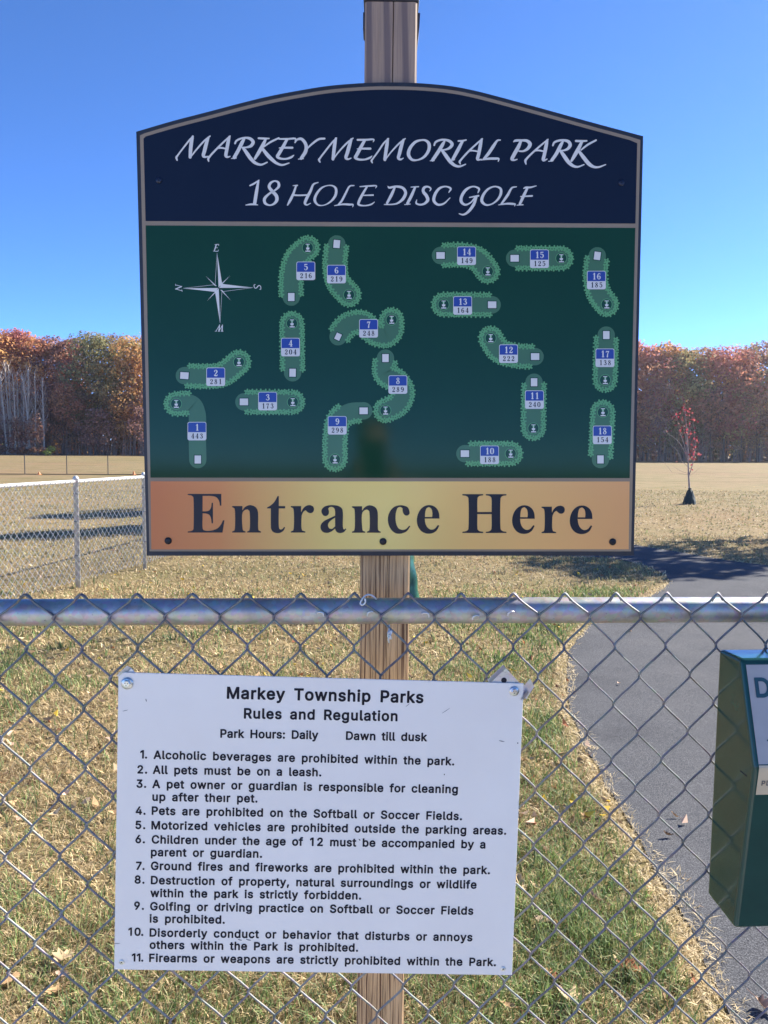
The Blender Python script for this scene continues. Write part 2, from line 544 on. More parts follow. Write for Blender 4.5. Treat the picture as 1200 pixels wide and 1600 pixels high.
m, nt, bs = new_mat('asphalt')
v = coords(nt)
a1 = noise(nt, 190, 3, 0.8, v); a2 = noise(nt, 1.2, 5, 0.6, v); a3 = N(nt, 'ShaderNodeTexVoronoi'); a3.inputs['Scale'].default_value = 150; nt.links.new(v, a3.inputs['Vector'])
a4 = noise(nt, 60, 4, 0.7, v)
c = ramp(nt, a1.outputs[0], [(0.36, (0.038, 0.040, 0.045)), (0.50, (0.088, 0.091, 0.099)), (0.64, (0.185, 0.188, 0.196))])
c = mix(nt, 0.6, c, ramp(nt, a2.outputs[0], [(0.32, (0.60, 0.60, 0.62)), (0.5, (0.98, 0.98, 0.98)), (0.68, (1.25, 1.22, 1.18))]), 'MULTIPLY')
c = mix(nt, 0.6, c, ramp(nt, a4.outputs[0], [(0.3, (0.62, 0.62, 0.64)), (0.62, (1.05, 1.05, 1.05))]), 'MULTIPLY')
nt.links.new(c, bs.inputs['Base Color']); bs.inputs['Roughness'].default_value = 1.0
bs.inputs['Specular IOR Level'].default_value = 0.08
bump(nt, bs, a1.outputs[0], 0.8, 0.004)
M['asphalt'] = m
vs, fs = poly_mesh('path', [[tuple(p) for p in path_poly]], 'xy', 0.006)
nb = len(vs)
mb = MB(); mb.add(vs, fs)
side = [(i, (i + 1) % nb) for i in range(nb)]
mb.add([(p[0], p[1], 0.006) for p in path_poly] + [(p[0], p[1], -0.02) for p in path_poly], [(i, i + nb, j + nb, j) for i, j in side])
tag(mb.build('path', M['asphalt']), kind='structure')

# ================================================================== grass
STRAW = np.array([0.50, 0.375, 0.19]); PALE = np.array([0.68, 0.55, 0.33]); BROWN = np.array([0.27, 0.165, 0.09])
GREEN = np.array([0.195, 0.275, 0.09]); DGREEN = np.array([0.075, 0.135, 0.05]); OLIVE = np.array([0.38, 0.37, 0.17])
def grass_zone(y0, y1, dens, hh, ww, seed):
    r = np.random.default_rng(seed)
    half = lambda y: 0.56 * y + 0.55
    area = (half(y0) + half(y1)) * (y1 - y0)
    n = int(area * dens)
    y = y0 + (y1 - y0) * r.random(n * 2); x = (r.random(n * 2) * 2 - 1) * half(y1)
    k = np.abs(x) < half(y); x = x[k][:n]; y = y[k][:n]
    # clumping
    keep = r.random(len(x)) < 0.35 + 0.9 * fbm(x * 7, y * 7, seed, 3)
    x = x[keep]; y = y[keep]
    dpi = dist_poly(x, y, inner_s[14 * 2: 14 * 24]) if y0 < 20 else np.full(len(x), 9.0)
    dpo = dist_poly(x, y, outer_s) if y1 > 8 else np.full(len(x), 9.0)
    dp = np.minimum(dpi, dpo)
    ins = in_poly(x, y, path_poly)
    keep = (~ins) | ((dp < 0.02 + 0.07 * np.clip(fbm(x * 3, y * 3, 91, 3) * 2 - 0.7, 0, 1)) & (r.random(len(x)) < 0.55))
    x = x[keep]; y = y[keep]; dp = dp[keep]; dpi = dpi[keep]; n = len(x)
    gN = fbm(x * 0.75 + 4, y * 0.75, 31, 4) * 0.75 + fbm(x * 3.1, y * 3.1 + 7, 77, 3) * 0.45
    gr = np.clip((gN - 0.66) * 4.0, 0, 1) * 0.5 + 0.07
    strip = np.exp(-((dpi - 0.38) / 0.36) ** 2)
    gr += 0.60 * strip * np.clip((fbm(x * 2.2, y * 2.2, 3, 3) - 0.25) * 2.6, 0, 1)
    gr += np.clip((3.4 - y) * 0.22, 0, 0.22) * np.clip(fbm(x * 2.6, y * 2.6, 9, 3) * 2.2 - 0.45, 0, 1)
    gr += 0.22 * np.clip((x - 0.0) * 0.5, 0, 1) * (y < 7)
    gr = np.where(dp < 0.085, 0.04, gr)
    gr = np.clip(gr, 0.02, 0.92)
    isg = r.random(n) < gr
    q = r.random((n, 1))
    br = np.clip(fbm(x * 1.7 + 20, y * 1.7, 55, 4) * 2 - 0.75, 0, 1)[:, None]
    dry = STRAW * (1 - q) + PALE * q
    mixb = (r.random((n, 1)) < 0.16 + 0.38 * br)
    dry = np.where(mixb, BROWN + (STRAW - BROWN) * q * 0.6, dry)
    q2 = r.random((n, 1))
    grn = np.where(q2 < 0.4, DGREEN + (GREEN - DGREEN) * q, np.where(q2 < 0.75, GREEN, OLIVE))
    col = np.where(isg[:, None], grn, dry) * (0.60 + 0.75 * r.random((n, 1)))
    col = col * (0.78 + 0.44 * fbm(x * 6, y * 6, 15, 3))[:, None]
    if y0 > 8: col = col * 0.45 + 0.55 * np.array([0.36, 0.285, 0.17])
    edge = dp < 0.07
    col[edge] = (PALE * (0.85 + 0.3 * r.random((n, 1))))[edge]
    h = hh * (0.45 + 0.9 * r.random(n)) * np.where(isg, 1.2, 0.85) * (0.7 + 0.6 * fbm(x * 5, y * 5, 4, 2))
    h[edge] *= 0.8
    w = ww * (0.6 + 0.8 * r.random(n))
    az = r.random(n) * 2 * pi
    lean = np.where(isg, 0.25 + 0.9 * r.random(n), 0.6 + 1.6 * r.random(n))     # sideways reach over height
    # fraction of flat, matted dead blades
    flat = (~isg) & (r.random(n) < 0.45)
    up = np.where(flat, h * 0.22, h / np.sqrt(1 + lean ** 2)); out = np.where(flat, h * 1.0, h * lean / np.sqrt(1 + lean ** 2))
    dx = np.cos(az); dy = np.sin(az)
    fz = r.random(n) * 2 * pi
    px = -np.sin(fz); py = np.cos(fz)
    base = np.stack([x, y, np.full(n, -0.001) + flat * 0.012 * r.random(n)], 1)
    mid = base + np.stack([dx * out * 0.38, dy * out * 0.38, up * 0.66], 1)
    tip = base + np.stack([dx * out, dy * out, up], 1) + np.stack([py, -px, np.zeros(n)], 1) * (r.random((n, 1)) - 0.5) * h[:, None] * 0.9
    side = np.stack([px, py, np.zeros(n)], 1) * w[:, None]
    co = np.empty((n, 5, 3), np.float32)
    co[:, 0] = base - side * 0.5; co[:, 1] = base + side * 0.5
    co[:, 2] = mid + side * 0.42; co[:, 3] = mid - side * 0.42; co[:, 4] = tip
    o = (np.arange(n) * 5)[:, None]
    quads = (o + np.array([0, 1, 2, 3])); tris = (o + np.array([3, 2, 4]))
    idx = np.concatenate([quads, tris], 1).ravel()
    sizes = np.tile([4, 3], n)
    colv = np.repeat(col, 5, axis=0)
    return co.reshape(-1, 3), idx, sizes, colv
M['grass'] = attr_mat('grass_blades', 0.65, 0.28, spec=0.35)
for args in ((1.55, 2.5, 24000, 0.046, 0.0030, 1), (2.5, 3.6, 15000, 0.048, 0.0036, 2), (3.6, 5.4, 6500, 0.055, 0.0055, 3), (5.4, 8.5, 2600, 0.055, 0.0085, 4), (8.5, 14, 800, 0.055, 0.014, 5), (14, 30, 130, 0.05, 0.030, 6)):
    co, idx, sz, cv = grass_zone(*args)
    me = np_mesh('grass', co, idx, sz, False, cv)
    tag(link('grass', me, M['grass']), kind='stuff')

# ================================================================== chain link fence in front
FYAW = radians(3.92749); FA = np.array([-0.56984, 1.12577, 0.0])
fence = empty('chain_link_fence', FA); fence.rotation_euler = (0, 0, FYAW)
tag(fence, 'galvanised chain link fence across the foreground with knuckled top along a grey pipe rail', 'fence')
MESH_Y = -0.0245
RAIL_Z = 1.298
P_ = 0.04015; A_ = 0.0201
zl = [1.3315, 1.2945]
while zl[-1] > 0.03: zl.append(zl[-1] - 0.0452)
def wobble(x, z):
    a = 0.0050 * (fbm(x * 4.0, z * 4.0 + 10, 3, 3) - 0.5)
    b = 0.0050 * (fbm(x * 4.0 + 31, z * 4.0, 13, 3) - 0.5)
    c = 0.010 * (fbm(x * 2.5 + 77, z * 2.5, 23, 2) - 0.5)
    return a, c, b
for i in range(-26, 62):
    xc = 0.025 + P_ * i
    sgn = 1 if i % 2 == 0 else -1
    pts = []
    # hooked end over the neighbour at the top
    s0 = sgn
    pts.append((xc + s0 * (A_ + 0.0105), 0.0035 * s0, zl[0] - 0.0125))
    pts.append((xc + s0 * (A_ + 0.005), 0.0030 * s0, zl[0] - 0.0035))
    pts.append((xc + s0 * (A_ + 0.001), 0.0015 * s0, zl[0]))
    for k, z in enumerate(zl):
        s_ = sgn if k % 2 == 0 else -sgn
        ax_ = A_ + 0.0013
        hook_y = 0.0032 * s_
        if k == 0:
            pts.append((xc + s_ * (ax_ - 0.004), 0, z - 0.003))
        else:
            pts.append((xc + s_ * (ax_ - 0.0042), hook_y * 0.6, z + 0.0062))
            pts.append((xc + s_ * (ax_ - 0.0008), hook_y, z + 0.0022))
            pts.append((xc + s_ * (ax_ - 0.0008), -hook_y * 0.2, z - 0.0022))
            pts.append((xc + s_ * (ax_ - 0.0042), -hook_y * 0.6, z - 0.0062))
        if k + 1 < len(zl):
            zn = zl[k + 1]; dep = 0.0020 * (-s_)
            pts.append((xc + s_ * 0.007, dep, z + (zn - z) * 0.36))
            pts.append((xc - s_ * 0.007, dep, z + (zn - z) * 0.64))
    P3 = []
    for (x, y, z) in pts:
        a, b, c = wobble(x, z)
        fade = 1.0 if z < 1.25 else 0.25
        P3.append((x + float(a), MESH_Y + y + float(b) * fade * (0.4 if z > 1.2 else 1) - 0.003 * (z < 1.25), z + float(c) * (1.0 if z < 1.3 else 0.6)))
    MB().tube(P3, 0.00172, n=6).build('wire', M['wire'], fence, smooth=True)
mb = MB()
rp = []
for k in range(40):
    u = -1.6 + 4.6 * k / 39
    rp.append((u, 0.0008 * sin(u * 2.1), RAIL_Z + 0.0015 * sin(u * 1.3 + 1)))
mb.tube(rp, 0.0200, n=40).build('top_rail', M['rail'], fence, smooth=True)
# tie wires
def tie(cx, parts):
    MB().tube(centripetal(parts, n=5), 0.0014, n=6).build('tie_wire', M['bright_wire'], fence, smooth=True)
def on_fence(px, py, k=0.0245):
    n_ = np.array([-sin(FYAW), cos(FYAW), 0]); ux = np.array([cos(FYAW), sin(FYAW), 0])
    r = ray(px, py); A0 = np.array([FA[0], FA[1], 0])
    t = (n_ @ (A0 - EYE) - k) / (n_ @ r); Q = EYE + t * r
    return float((Q - A0) @ ux), float(Q[2])
def tw(pts):
    out = []
    for px, py, k in pts:
        u, z = on_fence(px, py, k); out.append((u, -k, z))
    return out
tie(0, tw([(588, 936, 0.016), (580, 930, 0.024), (572, 930, 0.029), (566, 936, 0.031), (563, 943, 0.032), (567, 945, 0.033), (571, 940, 0.034), (570, 935, 0.034)]))
tie(0, tw([(608, 976, 0.020), (608, 984, 0.024), (606, 990, 0.028), (610, 994, 0.031), (607, 998, 0.031), (608, 1004, 0.028)]))
tie(0, tw([(606, 990, 0.030), (612, 986, 0.030), (611, 990, 0.030), (606, 994, 0.030), (611, 998, 0.030), (609, 992, 0.033)]))
for (px, py) in ((499, 959), (581, 958), (663, 960), (800, 958), (745, 964)):
    u, z = on_fence(px, py, 0.021)
    s_ = random.choice((-1, 1))
    tie(0, [(u - 0.004 * s_, -0.0205, z + 0.001), (u, -0.024, z + 0.003), (u + 0.006 * s_, -0.0245, z + 0.001), (u + 0.007 * s_, -0.0225, z - 0.004)])
for u in (-0.95, 2.25):
    MB().lathe([(0.024, -0.05), (0.024, 1.27)], (u, 0.045, 0), n=16).build('line_post', M['rail'], fence, smooth=True)

# ================================================================== timber post
PX0, PX1, PY = -0.0408, 0.0465, 1.334
W_ = PX1 - PX0
post = empty('timber_post', ((PX0 + PX1) / 2, PY + W_ / 2, 0))
tag(post, 'square weathered timber post rising behind the pipe rail and carrying the park map sign', 'post')
h = W_ / 2
ch = 0.0035
gx = 0.0035
sec = [(-h + ch, -h), (-h * 0.46, -h), (-h * 0.46 + 0.0003, -h + 0.003), (-h * 0.46 + 0.0007, -h), (gx, -h), (gx + 0.0004, -h + 0.006), (gx + 0.0011, -h), (h - ch, -h), (h, -h + ch), (h, h - ch), (h - ch, h), (-h + ch, h), (-h, h - ch), (-h, -h + ch)]
zs = [-0.4 + i * (2.2835 + 0.4) / 60 for i in range(61)]
vs = []; fs = []
ns = len(sec)
for j, z in enumerate(zs):
    for i, (x, y) in enumerate(sec):
        wob = 0.0006 * sin(z * 9 + i) if z > 1.9 else 0.0
        vs.append((x + wob, y, z))
for j in range(60):
    for i in range(ns):
        i2 = (i + 1) % ns
        fs.append((j * ns + i, j * ns + i2, (j + 1) * ns + i2, (j + 1) * ns + i))
fs.append(tuple(60 * ns + i for i in range(ns)))
MB().add(vs, fs).build('shaft', M['post'], post)
mb = MB(); mb.box(-h - 0.002, h + 0.003, -h - 0.002, h + 0.003, 2.2845, 2.312)
me = mb.mesh('post_cap'); bevel(me, 0.003, 2); link('post_cap', me, M['cap'], post)
mb = MB()
mb.add([(h + 0.0015, -0.01, 2.2845), (h + 0.006, -0.01, 2.2845), (h + 0.005, -0.01, 2.262), (h + 0.0025, -0.01, 2.238), (h + 0.0012, -0.01, 2.238),
        (h + 0.0015, 0.03, 2.2845), (h + 0.006, 0.03, 2.2845), (h + 0.005, 0.03, 2.262), (h + 0.0025, 0.03, 2.238), (h + 0.0012, 0.03, 2.238)],
       [(0, 4, 3, 2, 1), (5, 6, 7, 8, 9), (0, 1, 6, 5), (1, 2, 7, 6), (2, 3, 8, 7), (3, 4, 9, 8), (4, 0, 5, 9)])
mb.build('cap_flap', M['cap'], post)
MB().box(-h - 0.0035, -h - 0.0008, -0.01, 0.03, 2.259, 2.2845).build('cap_flap', M['cap'], post)
MB().box(h * 0.1, h * 0.16, -h - 0.0006, -h + 0.001, 1.262, 1.276).build('staple', M['cap'], post)

# ================================================================== lettering tools
class Board:
    """a flat board hung in the place: turns a point of its face into local metres"""
    def __init__(s, c, yaw, lean, roll):
        a = np.array([cos(yaw), sin(yaw), 0]); n = np.array([-sin(yaw), cos(yaw), 0])
        up = np.array([0, 0, 1.0]) * cos(lean) + n * sin(lean)
        s.c = np.array(c, float)
        s.ax = a * cos(roll) - up * sin(roll); s.uz = up * cos(roll) + a * sin(roll)
        s.ay = np.cross(s.uz, s.ax)
    def matrix(s):
        return Matrix(((s.ax[0], s.ay[0], s.uz[0], s.c[0]), (s.ax[1], s.ay[1], s.uz[1], s.c[1]), (s.ax[2], s.ay[2], s.uz[2], s.c[2]), (0, 0, 0, 1)))
    def at(s, x, y, k=0.0):
        r = ray(x, y); t = (s.ay @ (s.c - EYE) - k) / (s.ay @ r); q = EYE + t * r - s.c
        return np.array([q @ s.ax, q @ s.uz])

def stroke_mesh(mb, pts, width_scale, off, n=6, closed=False, mi=0):
    """pts: local (u, v, w) with w already in metres -> ribbon"""
    if closed: pts = pts[:-1]
    C_ = centripetal(pts, closed=closed, n=n) if len(pts) > 2 or closed else [np.array(p, float) for p in pts]
    C_ = np.array(C_)
    L = len(C_)
    P2 = C_[:, :2]
    if closed: T = np.roll(P2, -1, 0) - np.roll(P2, 1, 0)
    else:
        T = np.empty_like(P2); T[1:-1] = P2[2:] - P2[:-2]; T[0] = P2[1] - P2[0]; T[-1] = P2[-1] - P2[-2]
    T /= np.maximum(np.linalg.norm(T, axis=1, keepdims=True), 1e-9)
    Nn = np.stack([-T[:, 1], T[:, 0]], 1)
    w = np.maximum(C_[:, 2], 0.0002)[:, None] * 0.5 * width_scale
    A = P2 + Nn * w; B = P2 - Nn * w
    vs = [(a[0], off, a[1]) for a in A] + [(b[0], off, b[1]) for b in B]
    fs = []
    for i in range(L if closed else L - 1):
        j = (i + 1) % L
        fs.append((i, L + i, L + j, j))
    if not closed:      # round ends
        for e, sg in ((0, -1), (L - 1, 1)):
            o = len(vs); t = T[e] * sg; r_ = float(w[e, 0])
            vs += [tuple((P2[e][0] + (Nn[e][0] * sg * cos(a) + t[0] * sin(a)) * r_, off, P2[e][1] + (Nn[e][1] * sg * cos(a) + t[1] * sin(a)) * r_)) for a in np.linspace(0, pi, 6)]
            fs.append(tuple(range(o + 5, o - 1, -1)) if True else ())
    # every face looks towards -y
    good = []
    for f in fs:
        a, b, c = (vs[k] for k in f[:3])
        ar = sum(vs[f[k]][0] * vs[f[(k + 1) % len(f)]][2] - vs[f[(k + 1) % len(f)]][0] * vs[f[k]][2] for k in range(len(f)))
        good.append(f if ar > 0 else tuple(reversed(f)))
    mb.add(vs, good, mi)

def outline(pts, n=5, ang=50):
    """closed outline, smooth except at sharp corners and on long straights"""
    P = [np.array(p, float) for p in pts]; L = len(P)
    corner = []
    for i in range(L):
        a = P[i] - P[i - 1]; b = P[(i + 1) % L] - P[i]
        d = math.degrees(math.acos(max(-1, min(1, float(a @ b) / (np.linalg.norm(a) * np.linalg.norm(b) + 1e-9)))))
        corner.append(d > ang)
    if not any(corner):
        return [tuple(p) for p in centripetal(P, closed=True, n=n)]
    st = corner.index(True)
    P = P[st:] + P[:st]; corner = corner[st:] + corner[:st]
    P.append(P[0]); corner.append(True)
    out = []; run = [P[0]]
    for i in range(1, L + 1):
        run.append(P[i])
        if corner[i]:
            out += (centripetal(run, n=n)[:-1] if len(run) > 2 else run[:-1])
            run = [P[i]]
    return [tuple(p) for p in out]

